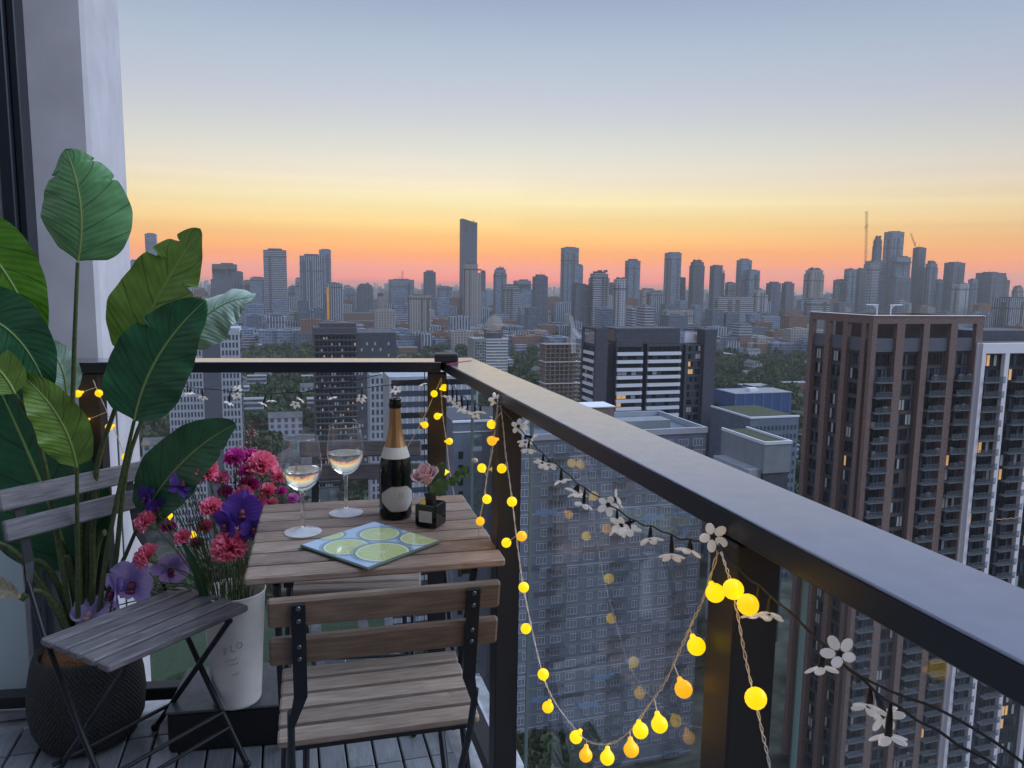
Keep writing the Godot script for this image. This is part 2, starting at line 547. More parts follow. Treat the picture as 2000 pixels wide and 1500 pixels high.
# ---------------------------------------------------------------- the city
func facade(base: Color, glass: Color, cols: int, rows: int, wx: float, wy: float, lit: float, sd: int, jitter := 0.25) -> StandardMaterial3D:
	# one tile: cols x rows bays of 3 m, seen only from so far away that the panes cannot be told apart
	var g := RandomNumberGenerator.new()
	g.seed = sd
	var px := 8
	var im := Image.create(cols * px, rows * px, false, Image.FORMAT_RGB8)
	im.fill(base)
	for i in cols:
		for j in rows:
			var c := glass.lerp(base, g.randf() * jitter)
			if g.randf() < 0.08: c = c.lerp(s8(150, 155, 165), 0.25)
			if g.randf() < lit: c = s8(230, 190, 130)
			var x0 := int(px * (1 - wx) / 2)
			var y0 := int(px * (1 - wy) / 2)
			im.fill_rect(Rect2i(i * px + x0, j * px + y0, int(ceil(px * wx)), int(ceil(px * wy))), c)
	var m := mat(Color.WHITE, 0.55)
	m.albedo_texture = ImageTexture.create_from_image(im)
	m.uv1_scale = Vector3(1.0 / (4.6 * cols), 1.0 / (4.2 * rows), 1)
	return m

func city_materials() -> void:
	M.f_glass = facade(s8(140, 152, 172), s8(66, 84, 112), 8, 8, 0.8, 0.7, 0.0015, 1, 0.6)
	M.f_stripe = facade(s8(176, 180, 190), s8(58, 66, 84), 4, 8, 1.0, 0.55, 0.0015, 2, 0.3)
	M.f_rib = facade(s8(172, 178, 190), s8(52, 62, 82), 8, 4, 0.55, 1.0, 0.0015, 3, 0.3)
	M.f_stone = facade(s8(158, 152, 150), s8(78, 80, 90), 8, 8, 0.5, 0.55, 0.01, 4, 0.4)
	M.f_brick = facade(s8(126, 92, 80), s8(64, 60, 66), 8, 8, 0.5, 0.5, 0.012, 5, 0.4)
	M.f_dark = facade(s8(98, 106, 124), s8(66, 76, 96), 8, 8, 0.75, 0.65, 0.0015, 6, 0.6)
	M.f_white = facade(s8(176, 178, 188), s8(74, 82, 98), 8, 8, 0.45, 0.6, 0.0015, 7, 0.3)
	M.roof = tri_noise(mat(s8(112, 112, 114), 0.9), 0.02, 0.3, 0.02, 51)
	M.white_frame = mat(s8(228, 228, 236), 0.7)
	M.wframe = mat(s8(36, 36, 42), 0.5)
	M.wframe_pale = mat(s8(190, 195, 205), 0.6)
	M.pane_dark = mat(s8(28, 34, 44), 0.08)
	M.pane_mid = mat(s8(70, 82, 98), 0.12)
	M.pane_pale = mat(s8(176, 182, 186), 0.35)
	M.pane_lit = emit(Color(1.0, 0.78, 0.50), 0.42)
	M.pane_lit.albedo_color = s8(200, 160, 110)
	M.brown_brick = tri_noise(mat(s8(142, 121, 115), 0.85), 0.03, 0.25, 0.25, 52)
	M.brown_dark = mat(s8(84, 76, 80), 0.7)
	M.grey_panel = mat(s8(92, 96, 108), 0.6)
	M.charcoal = tri_noise(mat(s8(88, 89, 102), 0.75), 0.02, 0.2, 0.1, 53)
	M.balcony_slab = mat(s8(108, 108, 116), 0.8)
	M.balcony_glass = mat(Color(0.30, 0.36, 0.40, 0.55), 0.1)
	M.balcony_glass.transparency = BaseMaterial3D.TRANSPARENCY_ALPHA
	M.blue_wall = tri_noise(mat(s8(118, 130, 148), 0.75), 0.02, 0.15, 0.05, 54)
	M.pale_wall = tri_noise(mat(s8(184, 188, 198), 0.75), 0.02, 0.12, 0.05, 55)
	M.grey_wall = tri_noise(mat(s8(150, 154, 160), 0.75), 0.02, 0.12, 0.05, 56)
	M.raw_concrete = tri_noise(mat(s8(150, 138, 134), 0.9), 0.03, 0.25, 0.1, 57)
	M.blue_panel = mat(s8(118, 150, 184), 0.5)
	M.sunset_tint = mat(s8(255, 170, 70), 0.4)
	M.tarp = tri_noise(mat(s8(52, 92, 160), 0.7), 0.03, 0.35, 0.08, 58)
	M.green_roof = tri_noise(mat(s8(92, 98, 74), 0.95), 0.05, 0.5, 0.1, 59)

# origin at the middle of the sill line, facing +z; each light takes its look from a letter: dark, mid, pale curtain, lit
func pane_mesh(w: float, h: float, looks: String, frame: Material, depth := 0.12) -> ArrayMesh:
	var f := Shape.new()
	var t := 0.09
	var parts := looks.length()
	f.box(Vector3(0, t / 2, 0), Vector3(w, t, depth)); f.box(Vector3(0, h - t / 2, 0), Vector3(w, t, depth))
	for k in parts + 1:
		f.box(Vector3(-w / 2 + t / 2 + (w - t) * k / parts, h / 2, 0.002), Vector3(t, h - 0.004, depth))
	var m := f.mesh()
	m.surface_set_material(0, frame)
	var kinds := {"d": M.pane_dark, "m": M.pane_mid, "p": M.pane_pale, "l": M.pane_lit}
	var n := 1
	for key in kinds:
		var g := Shape.new()
		for k in parts:
			if looks[k] != key: continue
			var x0 := -w / 2 + w * k / parts
			var x1 := x0 + w / parts
			g.quad(Vector3(x0, 0, -0.02), Vector3(x1, 0, -0.02), Vector3(x1, h, -0.02), Vector3(x0, h, -0.02))
		if g.v.size():
			m = g.mesh(m)
			m.surface_set_material(n, kinds[key])
			n += 1
	return m

func balcony_mesh(w: float, d: float) -> ArrayMesh:
	var s := Shape.new()
	s.box(Vector3(0, -0.1, d / 2), Vector3(w, 0.2, d))
	s.box(Vector3(0, 1.07, d - 0.03), Vector3(w, 0.05, 0.05))
	for k in 5:
		s.box(Vector3(-w / 2 + 0.03 + (w - 0.06) * k / 4.0, 0.53, d - 0.032), Vector3(0.04, 1.02, 0.04))
	var m := s.mesh()
	m.surface_set_material(0, M.balcony_slab)
	var g := Shape.new()
	g.quad(Vector3(-w / 2, 0.05, d - 0.06), Vector3(w / 2, 0.05, d - 0.06), Vector3(w / 2, 1.04, d - 0.06), Vector3(-w / 2, 1.04, d - 0.06))
	m = g.mesh(m)
	m.surface_set_material(1, M.balcony_glass)
	return m

# plain, half bright, curtained and lit variants of one window
func window_set(w: float, h: float, parts: int, frame: Material) -> Array:
	var out := []
	for look in ["dddddddd", "dmddmddd", "mdmmdmmd", "pddmpddm", "dpmddddp", "ppdpmppd", "ldddmddd", "lldpdmdd"]:
		out.append(pane_mesh(w, h, look.substr(0, parts), frame))
	return out

func pick_pane(lit: float, pale: float) -> int:
	var r := rng.randf()
	if r < lit: return 6 + rng.randi() % 2
	if r < lit + pale: return 3 + rng.randi() % 3
	return rng.randi() % 3

func put(t: Node3D, called: String, m: Mesh, at: Vector3, turn := 0.0) -> MeshInstance3D:
	var o := obj(called, m, null, t)
	o.position = at
	o.rotation.y = turn
	return o

func wall(t: Node3D, called: String, lo: Vector3, hi: Vector3, m: Material) -> MeshInstance3D:
	return obj(called, Shape.new().box((lo + hi) / 2, hi - lo), m, t)

func brown_tower() -> void:
	var H: float = 100.1
	var W: float = 26.46
	var D: float = 18.49
	var t := thing("brown_brick_tower", "tall brown brick apartment tower with an open crown, right of the rail's middle", "apartment tower", Vector3(67.88, -104, -145), GRID)
	var top := H - 6.9
	wall(t, "core", Vector3(0.9, 0, -D + 0.5), Vector3(W - 0.5, top, -0.9), M.brown_dark)
	# open crown: lintels on the pilasters, a wall inside that leaves the ends open
	wall(t, "lintel", Vector3(0, H - 1.5, -1.0), Vector3(W, H, 0), M.brown_brick)
	wall(t, "lintel", Vector3(0, H - 1.49, -D), Vector3(0.9, H - 0.01, -1.0), M.brown_brick)
	wall(t, "lintel", Vector3(W - 0.9, H - 1.48, -D), Vector3(W - 0.002, H - 0.02, -1.0), M.brown_brick)
	wall(t, "lintel", Vector3(0.9, H - 1.47, -D - 0.01), Vector3(W - 0.9, H - 0.03, -D + 1.0), M.brown_brick)
	wall(t, "rooftop_plant_wall", Vector3(4.2, top, -D + 3.0), Vector3(W - 5.6, H - 0.4, -2.2), M.brown_dark)
	wall(t, "coping", Vector3(-0.15, H, -1.15), Vector3(W + 0.15, H + 0.12, 0.15), M.white_frame)
	wall(t, "coping", Vector3(-0.15, H + 0.002, -D), Vector3(1.0, H + 0.115, -1.15), M.white_frame)
	# pilasters and bays of the front, by their share of its width
	var edges := [0.0, 0.040, 0.212, 0.283, 0.451, 0.505, 0.700, 0.762, 0.938, 1.0]
	for k in 5:
		wall(t, "pilaster", Vector3(W * edges[k * 2], 0, -0.95 - 0.002 * k), Vector3(W * edges[k * 2 + 1], H - 1.5, 0.0), M.brown_brick)
	var floors := int(top / 2.95)
	var win: Array = window_set(3.3, 2.35, 4, M.wframe)
	var slim: Array = window_set(1.5, 2.2, 2, M.wframe)
	var bal := balcony_mesh(3.9, 1.5)
	for k in 4:
		var x0: float = W * edges[k * 2 + 1]
		var x1: float = W * edges[k * 2 + 2]
		var mid := (x0 + x1) / 2
		wall(t, "parapet_panel", Vector3(x0, top, -0.75), Vector3(x1, top + 2.6, -0.45), M.grey_panel)
		for j in floors:
			var y := top - 2.95 * (j + 1) + 0.25
			if k == 1:
				for s in [-0.9, 0.9]:
					if rng.randf() < 0.92:
						put(t, "window", slim[pick_pane(0.03, 0.22)], Vector3(mid + s, y, -0.83))
			else:
				put(t, "window", win[pick_pane(0.05, 0.16)], Vector3(mid, y, -0.83))
				if j > 0: put(t, "balcony", bal, Vector3(mid, y - 0.12, -0.85))
	# left-hand face
	var le := [0.05, 0.085, 0.25, 0.32, 0.50, 0.585, 0.80, 0.855]
	var li := [0.0, 0.085, 0.25, 0.36, 0.50, 0.62, 0.80, 0.88, 1.0]
	for k in 4:
		wall(t, "pilaster", Vector3(0.0, 0, -D * [0.16, 0.44, 0.72, 1.0][k]), Vector3(0.9, H - 1.5, -D * [0.10, 0.37, 0.645, 0.93][k]), M.brown_brick)
	var bays := [[0.05, 0.10], [0.16, 0.37], [0.44, 0.645], [0.72, 0.93]]
	for k in 4:
		var z0: float = -D * bays[k][1]
		var z1: float = -D * bays[k][0]
		wall(t, "parapet_panel", Vector3(0.5, top, z0), Vector3(0.75, top + 2.6, z1 - 0.05), M.grey_panel)
		if k == 0: continue
		for j in floors:
			var y := top - 2.95 * (j + 1) + 0.25
			put(t, "window", slim[pick_pane(0.02, 0.35)], Vector3(0.83, y, (z0 + z1) / 2 - 0.6), -PI / 2)
			if rng.randf() < 0.6:
				put(t, "window", slim[pick_pane(0.0, 0.1)], Vector3(0.83, y, (z0 + z1) / 2 + 1.0), -PI / 2)
	var cl := Shape.new()
	for i in 70:
		var k: int = [0, 2, 3][rng.randi() % 3]
		var j := 1 + rng.randi() % (floors - 1)
		var mid: float = W * (edges[k * 2 + 1] + edges[k * 2 + 2]) / 2
		var hh := rng.randf_range(0.4, 1.3)
		cl.box(Vector3(mid + rng.randf_range(-1.6, 1.6), top - 2.95 * (j + 1) + 0.15 + hh / 2, -0.05 + rng.randf_range(-0.3, 0.3)), Vector3(rng.randf_range(0.3, 1.0), hh, 0.4))
	stuff(obj("balcony_furniture", cl, M.raw_concrete, t))
	for x in [0.30, 0.42]:
		var davit := Shape.new()
		var px: float = W * x - 6.0
		davit.tube([Vector3(px, H, -1.5), Vector3(px, H + 2.0, -1.5)], 0.12, 6)
		var way := -1.0 if x < 0.4 else 1.0
		davit.tube([Vector3(px, H + 1.3, -1.5), Vector3(px + way * 0.9, H + 2.0, -1.5)], 0.08, 6)
		davit.tube([Vector3(px - way * 0.2, H + 2.0, -1.5), Vector3(px + way * 2.6, H + 2.05, -1.5)], 0.1, 6)
		obj("davit", davit, M.white_frame, t)

func white_tower() -> void:
	var H: float = 94.79
	var t := thing("white_framed_tower", "white framed apartment tower with dark balconies at the right edge of the view", "apartment tower", Vector3(92.63, -104, -151), GRID)
	var W := 34.0
	wall(t, "core", Vector3(0.6, 0, -20), Vector3(W, H - 1.0, -0.9), M.wframe)
	wall(t, "white_band", Vector3(-0.02, H - 2.0, -1.0), Vector3(W + 0.02, H, 0.02), M.white_frame)
	var piers := [[0.0, 0.9], [5.9, 7.0], [13.6, 14.6], [21.0, 22.0], [28.0, 29.0], [33.2, 34.0]]
	for q in piers:
		wall(t, "white_pier", Vector3(q[0], 0, -1.0), Vector3(q[1], H - 2.0, 0), M.white_frame)
	wall(t, "side_wall", Vector3(-0.3, 0, -20.02), Vector3(0.6, H - 0.01, -1.0), M.white_frame)
	wall(t, "rooftop_plant", Vector3(3, H, -14), Vector3(20, H + 2.2, -5), M.charcoal)
	var win: Array = window_set(4.6, 2.4, 5, M.wframe)
	var bal := balcony_mesh(5.0, 1.4)
	var floors := int((H - 2.0) / 2.95)
	for k in 3:
		var x0: float = piers[k][1]
		var x1: float = piers[k + 1][0]
		for j in floors:
			var y := H - 2.0 - 2.95 * (j + 1) + 0.3
			put(t, "window", win[pick_pane(0.10, 0.10)], Vector3((x0 + x1) / 2, y, -0.83))
			if j > 0 and k < 2: put(t, "balcony", bal, Vector3((x0 + x1) / 2 + (0.9 if k == 1 else 0.0), y - 0.12, -0.85))
	var fx := Shape.new()
	for k in 22:
		fx.ball(Vector3(7.2 + k * 0.26, H - 2.0 - 2.95 * 12 + 1.25 + 0.08 * sin(k), 0.52), 0.07, Vector3.ONE, 6, 4)
	obj("balcony_fairy_lights", fx, M.pane_lit, t)

func blue_tower() -> void:
	var H: float = 75.26
	var W: float = 42.18
	var D: float = 22.0
	var t := thing("blue_grey_tower", "broad blue-grey apartment tower directly below the right-hand rail, seen through its glass", "apartment tower", Vector3(1.372, -104, -150), GRID)
	wall(t, "wall", Vector3(0, 0, -D), Vector3(W, H - 1.2, 0), M.blue_wall)
	wall(t, "parapet", Vector3(-0.2, H - 1.2, -0.5), Vector3(W + 0.2, H, 0.25), M.pale_wall)
	wall(t, "parapet", Vector3(-0.2, H - 1.19, -D), Vector3(0.35, H - 0.01, -0.5), M.pale_wall)
	wall(t, "parapet", Vector3(W - 0.35, H - 1.18, -D), Vector3(W + 0.19, H - 0.02, -0.5), M.pale_wall)
	wall(t, "parapet", Vector3(0.35, H - 1.17, -D - 0.1), Vector3(W - 0.35, H - 0.03, -D + 0.4), M.pale_wall)
	wall(t, "roof_box", Vector3(W * 0.52, H - 1.2, -10), Vector3(W * 0.86, H + 0.9, -5), M.grey_wall)
	wall(t, "stair_tower", Vector3(W * 0.24, H - 1.2, -18), Vector3(W * 0.41, H + 3.6, -11), M.brown_brick)
	wall(t, "stair_tower_coping", Vector3(W * 0.24 - 0.2, H + 3.6, -18.2), Vector3(W * 0.41 + 0.2, H + 3.85, -10.8), M.white_frame)
	wall(t, "stair_tower", Vector3(W * 0.40, H - 1.2, -17), Vector3(W * 0.60, H + 3.2, -10.5), M.brown_brick)
	wall(t, "stair_tower_coping", Vector3(W * 0.40 - 0.2, H + 3.2, -17.2), Vector3(W * 0.60 + 0.2, H + 3.4, -10.3), M.white_frame)
	var floors := int((H - 2.0) / 2.9)
	var a: Array = window_set(2.3, 1.6, 3, M.wframe_pale)
	var b: Array = window_set(1.3, 1.6, 2, M.wframe_pale)
	var bal := balcony_mesh(3.4, 1.3)
	var n := 0
	for j in floors:
		var y := H - 2.4 - 2.9 * (j + 1) + 1.3
		var line := Shape.new()
		line.box(Vector3(W / 2, y - 0.9, 0.03), Vector3(W, 0.22, 0.06))
		obj("floor_band", line, M.pale_wall if j % 4 == 0 else M.grey_wall, t)
		for k in 12:
			var x := W * (0.045 + 0.0827 * k)
			var wide := (k + (1 if j % 7 < 2 else 0)) % 3 != 1
			if n < 296:
				put(t, "window", (a if wide else b)[pick_pane(0.0015, 0.10)], Vector3(x + (0.0 if wide else 0.4), y, 0.0))
				n += 1
			if k % 4 == 2 and j % 3 != 1:
				put(t, "balcony", bal, Vector3(x, y - 0.85, 0.02))
	for k in 22:
		var j := rng.randi() % floors
		var x := W * (0.045 + 0.0827 * (rng.randi() % 11))
		wall(t, "blue_panel", Vector3(x - 1.4 - 0.01 * k, H - 2.4 - 2.9 * (j + 1) + 0.1, 0.0), Vector3(x + 3.2, H - 2.4 - 2.9 * (j + 1) + 1.2, 0.09 + 0.002 * k), M.blue_panel if k % 2 else M.grey_panel)
	# the blank side towards the left has one strip of narrow windows
	for j in floors:
		var y := H - 2.4 - 2.9 * (j + 1) + 1.3
		put(t, "window", b[pick_pane(0.0, 0.05)], Vector3(-0.01, y, -D * 0.33), -PI / 2)

func charcoal_tower() -> void:
	var H: float = 89.31
	var W: float = 49.56
	var D: float = 14.15
	var t := thing("charcoal_banded_tower", "charcoal apartment block with white balcony bands and tall end pylons, beyond the rail's corner", "apartment tower", Vector3(30.46, -104, -280), GRID)
	wall(t, "core", Vector3(0.8, 0, -D + 0.5), Vector3(W - 0.6, H - 6.0, -3.0), M.charcoal)
	wall(t, "pylon", Vector3(-0.1, 0, -1.5), Vector3(W * 0.093, H, 0.1), M.charcoal)
	wall(t, "pylon", Vector3(W * 0.90, 0, -6.0), Vector3(W, H - 0.6, 0.2), M.charcoal)
	wall(t, "pylon_cap_frame", Vector3(W * 0.78, H - 1.2, -6.0), Vector3(W * 0.90, H - 0.61, -5.0), M.charcoal)
	wall(t, "pylon_cap_frame", Vector3(0.0, H - 1.0, -D), Vector3(1.0, H - 0.01, -1.5), M.charcoal)
	wall(t, "side_pier", Vector3(-0.05, 0, -D), Vector3(0.8, H - 1.0, -D + 1.2), M.charcoal)
	wall(t, "stair_panel", Vector3(W * 0.79, H - 6.0, -5.9), Vector3(W * 0.87, H - 1.2, -5.5), M.white_frame)
	wall(t, "penthouse", Vector3(W * 0.172, H - 6.0, -14), Vector3(W * 0.705, H - 0.2, -1.6), M.charcoal)
	wall(t, "penthouse_side", Vector3(W * 0.165, H - 5.0, -13), Vector3(W * 0.172, H - 0.8, -2), M.raw_concrete)
	wall(t, "bay_wall", Vector3(W * 0.172, 0, -3.0), Vector3(W * 0.385, H - 4.4, -0.6), M.charcoal)
	wall(t, "bay_wall", Vector3(W * 0.425, 0, -3.01), Vector3(W * 0.705, H - 6.2, -0.6), M.charcoal)
	wall(t, "bay_wall", Vector3(W * 0.755, 0, -3.02), Vector3(W * 0.90, H - 6.4, -1.2), M.charcoal)
	var floors := int((H - 7.0) / 2.95)
	var wa: Array = window_set(W * 0.195, 1.9, 5, M.wframe)
	var wb: Array = window_set(W * 0.26, 1.9, 7, M.wframe)
	var wc: Array = window_set(2.2, 2.0, 2, M.wframe)
	for j in mini(floors, 20):
		var y := H - 7.0 - 2.95 * (j + 1) + 1.0
		put(t, "window", wa[pick_pane(0.04, 0.12)], Vector3(W * 0.2785, y + 0.15, -0.55))
		put(t, "window", wb[pick_pane(0.04, 0.12)], Vector3(W * 0.565, y + 0.15, -0.55))
		put(t, "window", wc[pick_pane(0.04, 0.2)], Vector3(W * 0.80, y, -1.15))
		put(t, "window", wc[pick_pane(0.02, 0.2)], Vector3(W * 0.86, y, -1.15))
		wall(t, "white_band", Vector3(W * 0.174, y - 1.25, -0.62), Vector3(W * 0.383, y - 0.05, 0.3), M.white_frame)
		wall(t, "white_band", Vector3(W * 0.427, y - 1.251, -0.62), Vector3(W * 0.703, y - 0.051, 0.3), M.white_frame)
		# left-hand side
		wall(t, "white_band", Vector3(0.2, y - 1.25, -D + 1.2), Vector3(0.9, y - 0.05, -1.5), M.white_frame)
		put(t, "window", wa[pick_pane(0.03, 0.1)], Vector3(0.74, y + 0.1, -D / 2), -PI / 2)

# small windows of a farther facade, joined: they are under ten pixels each
func window_grid(t: Node3D, called: String, x0: float, x1: float, y0: float, y1: float, z: float, nx: int, ny: int, fx: float, fy: float, m: Material, chance := 1.0, turned := false) -> void:
	var s := Shape.new()
	var dx := (x1 - x0) / nx
	var dy := (y1 - y0) / ny
	for i in nx:
		for j in ny:
			if rng.randf() > chance: continue
			var c := Vector3(x0 + dx * (i + 0.5), y0 + dy * (j + 0.5), z)
			if turned: c = Vector3(z, c.y, c.x)
			s.box(c, Vector3(0.06 if turned else dx * fx, dy * fy, dx * fx if turned else 0.06))
	if s.v.size(): stuff(obj(called, s, m, t))

func grid_tower(label: String, at: Vector3, W: float, D: float, H: float, recess: Array) -> void:
	var t := thing("white_grid_tower", label, "apartment tower", at, GRID)
	# origin at the right front corner; the front runs to -x
	wall(t, "wall", Vector3(-W, 0, -D), Vector3(0, H, 0), M.pale_wall)
	var ny := int(H / 3.0)
	if recess.size():
		wall(t, "dark_recess", Vector3(-W * recess[1], 0, -0.02), Vector3(-W * recess[0], H - 3.0, 0.03), M.grey_panel)
		window_grid(t, "window_grid", -W * recess[0] + 0.3, -0.3, 0, ny * 3.0, 0.02, int(W * recess[0] / 1.25), ny, 0.55, 0.66, M.pane_mid)
		window_grid(t, "window_grid", -W + 0.3, -W * recess[1] - 0.3, 0, ny * 3.0, 0.02, int(W * (1 - recess[1]) / 1.25), ny, 0.55, 0.66, M.pane_mid)
	else:
		window_grid(t, "window_grid", -W + 0.3, -0.3, 0, ny * 3.0, 0.02, int(W / 1.6), ny, 0.5, 0.66, M.pane_mid)
	wall(t, "side_panel", Vector3(0.0, 0, -D + 0.4), Vector3(0.04, H - 1.5, -1.6), M.charcoal)
	window_grid(t, "side_windows", -D + 1.0, -2.0, 0, ny * 3.0, 0.06, 4, ny, 0.6, 0.5, M.pane_dark, 0.8, true)
	wall(t, "rooftop_plant", Vector3(-W * 0.7, H, -D * 0.8), Vector3(-W * 0.3, H + 2.5, -D * 0.3), M.grey_wall)

func near_towers() -> void:

	brown_tower()
	white_tower()
	blue_tower()
	charcoal_tower()
	grid_tower("white grid fronted tower with a dark central recess, behind the big leaves", Vector3(-106.9, -104, -300), 26.4, 16.0, 86.1, [0.27, 0.52])
	grid_tower("slim white tower with a grid of windows, just left of the bottle neck", Vector3(-48.35, -104, -290), 5.8, 9.0, 70.0, [])
	var slab := thing("banded_slab_block", "pale slab block with long dark window bands, left of the corner post", "apartment block", Vector3(-33.08, -104, -205), GRID)
	wall(slab, "wall", Vector3(0, 0, -14.0), Vector3(24.7, 79.6, 0), M.pale_wall)
	for j in int(79.56 / 3.0):
		wall(slab, "window_band", Vector3(0.6, 79.56 - 3.0 * j - 2.4, -0.2), Vector3(24.71 - 0.6, 79.56 - 3.0 * j - 0.8, 0.03), M.pane_mid if j % 3 else M.pane_dark)
	window_grid(slab, "window_frames", 0.6, 24.71 - 0.6, 0, int(79.56 / 3.0) * 3.0, 0.05, 14, int(79.56 / 3.0), 0.14, 0.5, M.white_frame)
	var dk := thing("dark_glass_tower", "dark apartment tower with scattered bright windows, left of the rail corner", "apartment tower", Vector3(-98.4, -104, -380), GRID)
	wall(dk, "wall", Vector3(0, 0, -22.0), Vector3(20.9, 81.5, 0), M.charcoal)
	wall(dk, "east_wing", Vector3(20.87, 0, -21.0), Vector3(20.87 * 1.95, 81.52 - 2.4, -1.2), M.charcoal)
	wall(dk, "penthouse", Vector3(20.87 * 0.15, 81.52, -16.0), Vector3(20.87 * 1.0, 81.52 + 2.2, -4.0), M.brown_dark)
	for j in int(81.52 / 3.0):
		wall(dk, "balcony_slab", Vector3(0.0, 81.52 - 3.0 * (j + 1), 0.0), Vector3(20.87, 81.52 - 3.0 * (j + 1) + 0.25, 1.0), M.balcony_slab)
	window_grid(dk, "dark_windows", 0.4, 20.87 - 0.4, 0, int(81.52 / 3.0) * 3.0 - 3.0, 0.02, 10, int(81.52 / 3.0) - 1, 0.8, 0.7, M.pane_dark)
	window_grid(dk, "pale_windows", 0.4, 20.87 - 0.4, 0, int(81.52 / 3.0) * 3.0 - 3.0, 0.06, 16, int(81.52 / 3.0) - 1, 0.6, 0.45, M.pane_pale, 0.16)
	window_grid(dk, "wing_windows", 20.87 + 0.4, 20.87 * 1.93, 0, int(81.52 / 3.0) * 3.0 - 6.0, -1.18, 14, int(81.52 / 3.0) - 2, 0.6, 0.5, M.pane_pale, 0.2)
	window_grid(dk, "lit_windows", 0.4, 20.87 * 0.98, 0, int(81.52 / 3.0) * 3.0 - 3.0, 0.09, 16, int(81.52 / 3.0) - 1, 0.4, 0.3, M.pane_lit, 0.03)
	var uc := thing("unfinished_concrete_building", "unfinished concrete frame building with open floors, right of the rail corner", "building site", Vector3(24.25, -104, -560), GRID)
	wall(uc, "wall", Vector3(0, 0, -20.0), Vector3(27.3, 60.8, 0), M.raw_concrete)
	uc.get_child(0).scale = Vector3(0.9, 0.99, 0.6)
	uc.get_child(0).position = Vector3(1.0, 0, -4.0)
	for j in int(60.80 / 3.2):
		wall(uc, "floor_slab", Vector3(-0.4, 60.80 - 3.2 * j - 0.35, -15.5), Vector3(27.30 + 0.4, 60.80 - 3.2 * j, 0.3), M.white_frame if j % 5 == 4 else M.raw_concrete)
	for k in 8:
		wall(uc, "column", Vector3(27.30 / 7.6 * k, 0, -0.6), Vector3(27.30 / 7.6 * k + 0.7, 60.80, 0.0), M.raw_concrete)
	var bw := thing("blue_wrapped_building", "low building wrapped in blue sheeting beside the trees", "building site", Vector3(173.7, -104, -590), GRID)
	wall(bw, "wall", Vector3(0, 0, -32.0), Vector3(50.9, 22.0, 0), M.tarp)
	for k in 7:
		wall(bw, "sheet_pole", Vector3(50.91 / 6.2 * k, 0, 0.0), Vector3(50.91 / 6.2 * k + 0.3, 22.01 + 0.5, 0.25), M.grey_wall)
	wall(bw, "roof_deck", Vector3(-0.5, 22.01, -26.5), Vector3(50.91 + 0.5, 22.01 + 0.5, 0.3), M.grey_wall)
	wall(bw, "roof_hut", Vector3(50.91 * 0.35, 22.01 + 0.5, -14.0), Vector3(50.91 * 0.5, 22.01 + 3.0, -8.0), M.white_frame)
	var sm := thing("steaming_midrise", "checkered mid-rise with a dark rooftop plant room that steams", "apartment block", Vector3(-40.2, -104, -800), GRID)
	wall(sm, "wall", Vector3(0, 0, -30.0), Vector3(36.7, 46.5, 0), M.grey_wall)
	wall(sm, "plant_room", Vector3(36.75 * 0.40, 46.50, -16.0), Vector3(36.75 * 0.85, 46.50 + 6.0, -3.0), M.charcoal)
	for j in int(46.50 / 3.2):
		wall(sm, "white_band", Vector3(36.75 * 0.35, 46.50 - 3.2 * j - 0.9, 0.0), Vector3(36.75, 46.50 - 3.2 * j, 0.25), M.white_frame)
	window_grid(sm, "windows", 36.75 * 0.02, 36.75, 0, int(46.50 / 3.2) * 3.2 - 1.0, 0.12, 14, int(46.50 / 3.2), 0.55, 0.6, M.pane_dark, 0.85)
	window_grid(sm, "lit_windows", 36.75 * 0.3, 36.75, 0, int(46.50 / 3.2) * 3.2 - 1.0, 0.3, 14, int(46.50 / 3.2), 0.4, 0.4, M.pane_lit, 0.03)
	var bk := thing("blank_sided_block", "pale blank-walled block with narrow window strips, just right of the corner post", "apartment block", Vector3(-12.61, -104, -165), GRID)
	wall(bk, "wall", Vector3(0, 0, -20.0), Vector3(13.7, 74.8, 0), M.blue_wall)
	wall(bk, "coping", Vector3(-0.2, 74.77, -0.5), Vector3(13.75 + 0.2, 74.77 + 0.4, 0.2), M.white_frame)
	wall(bk, "roof_deck", Vector3(0.0, 74.77, -20.0), Vector3(13.75, 74.77 + 0.1, -0.5), M.charcoal)
	wall(bk, "string_course", Vector3(-0.05, 74.77 - 2.2, -1.0), Vector3(13.75 + 0.05, 74.77 - 2.0, 0.12), M.white_frame)
	window_grid(bk, "window_strip", 0.9, 2.4, 0, int(74.77 / 3.0) * 3.0 - 3.0, 0.05, 1, int(74.77 / 3.0) - 1, 0.7, 0.55, M.pane_dark)
	window_grid(bk, "window_strip", 13.75 * 0.62, 13.75 * 0.75, 0, int(74.77 / 3.0) * 3.0 - 3.0, 0.05, 1, int(74.77 / 3.0) - 1, 0.7, 0.55, M.pane_mid)
	var lg := thing("pale_flat_roof_block", "pale grey flat roofed block with a dark base, left of the brown tower", "building", Vector3(72.35, -104, -215), GRID)
	wall(lg, "upper_storeys", Vector3(0, 52.08, -22.62), Vector3(8.86, 60.48, 0), M.grey_wall)
	wall(lg, "base", Vector3(0.3, 0, -22.32), Vector3(8.56, 52.08, -0.3), M.charcoal)
	wall(lg, "parapet", Vector3(-0.2, 60.48, -0.4), Vector3(9.06, 61.38, 0.2), M.white_frame)
	wall(lg, "parapet", Vector3(-0.2, 60.48, -22.62), Vector3(0.3, 61.37, -0.4), M.white_frame)
	wall(lg, "parapet", Vector3(8.56, 60.48, -22.62), Vector3(9.05, 61.36, -0.4), M.white_frame)
	wall(lg, "green_roof", Vector3(0.5, 60.48, -22.12), Vector3(8.36, 60.78, -0.8), M.green_roof)
	wall(lg, "podium", Vector3(-4.0, 0, -20.36), Vector3(0.0, 53.08, -1.0), M.pale_wall)
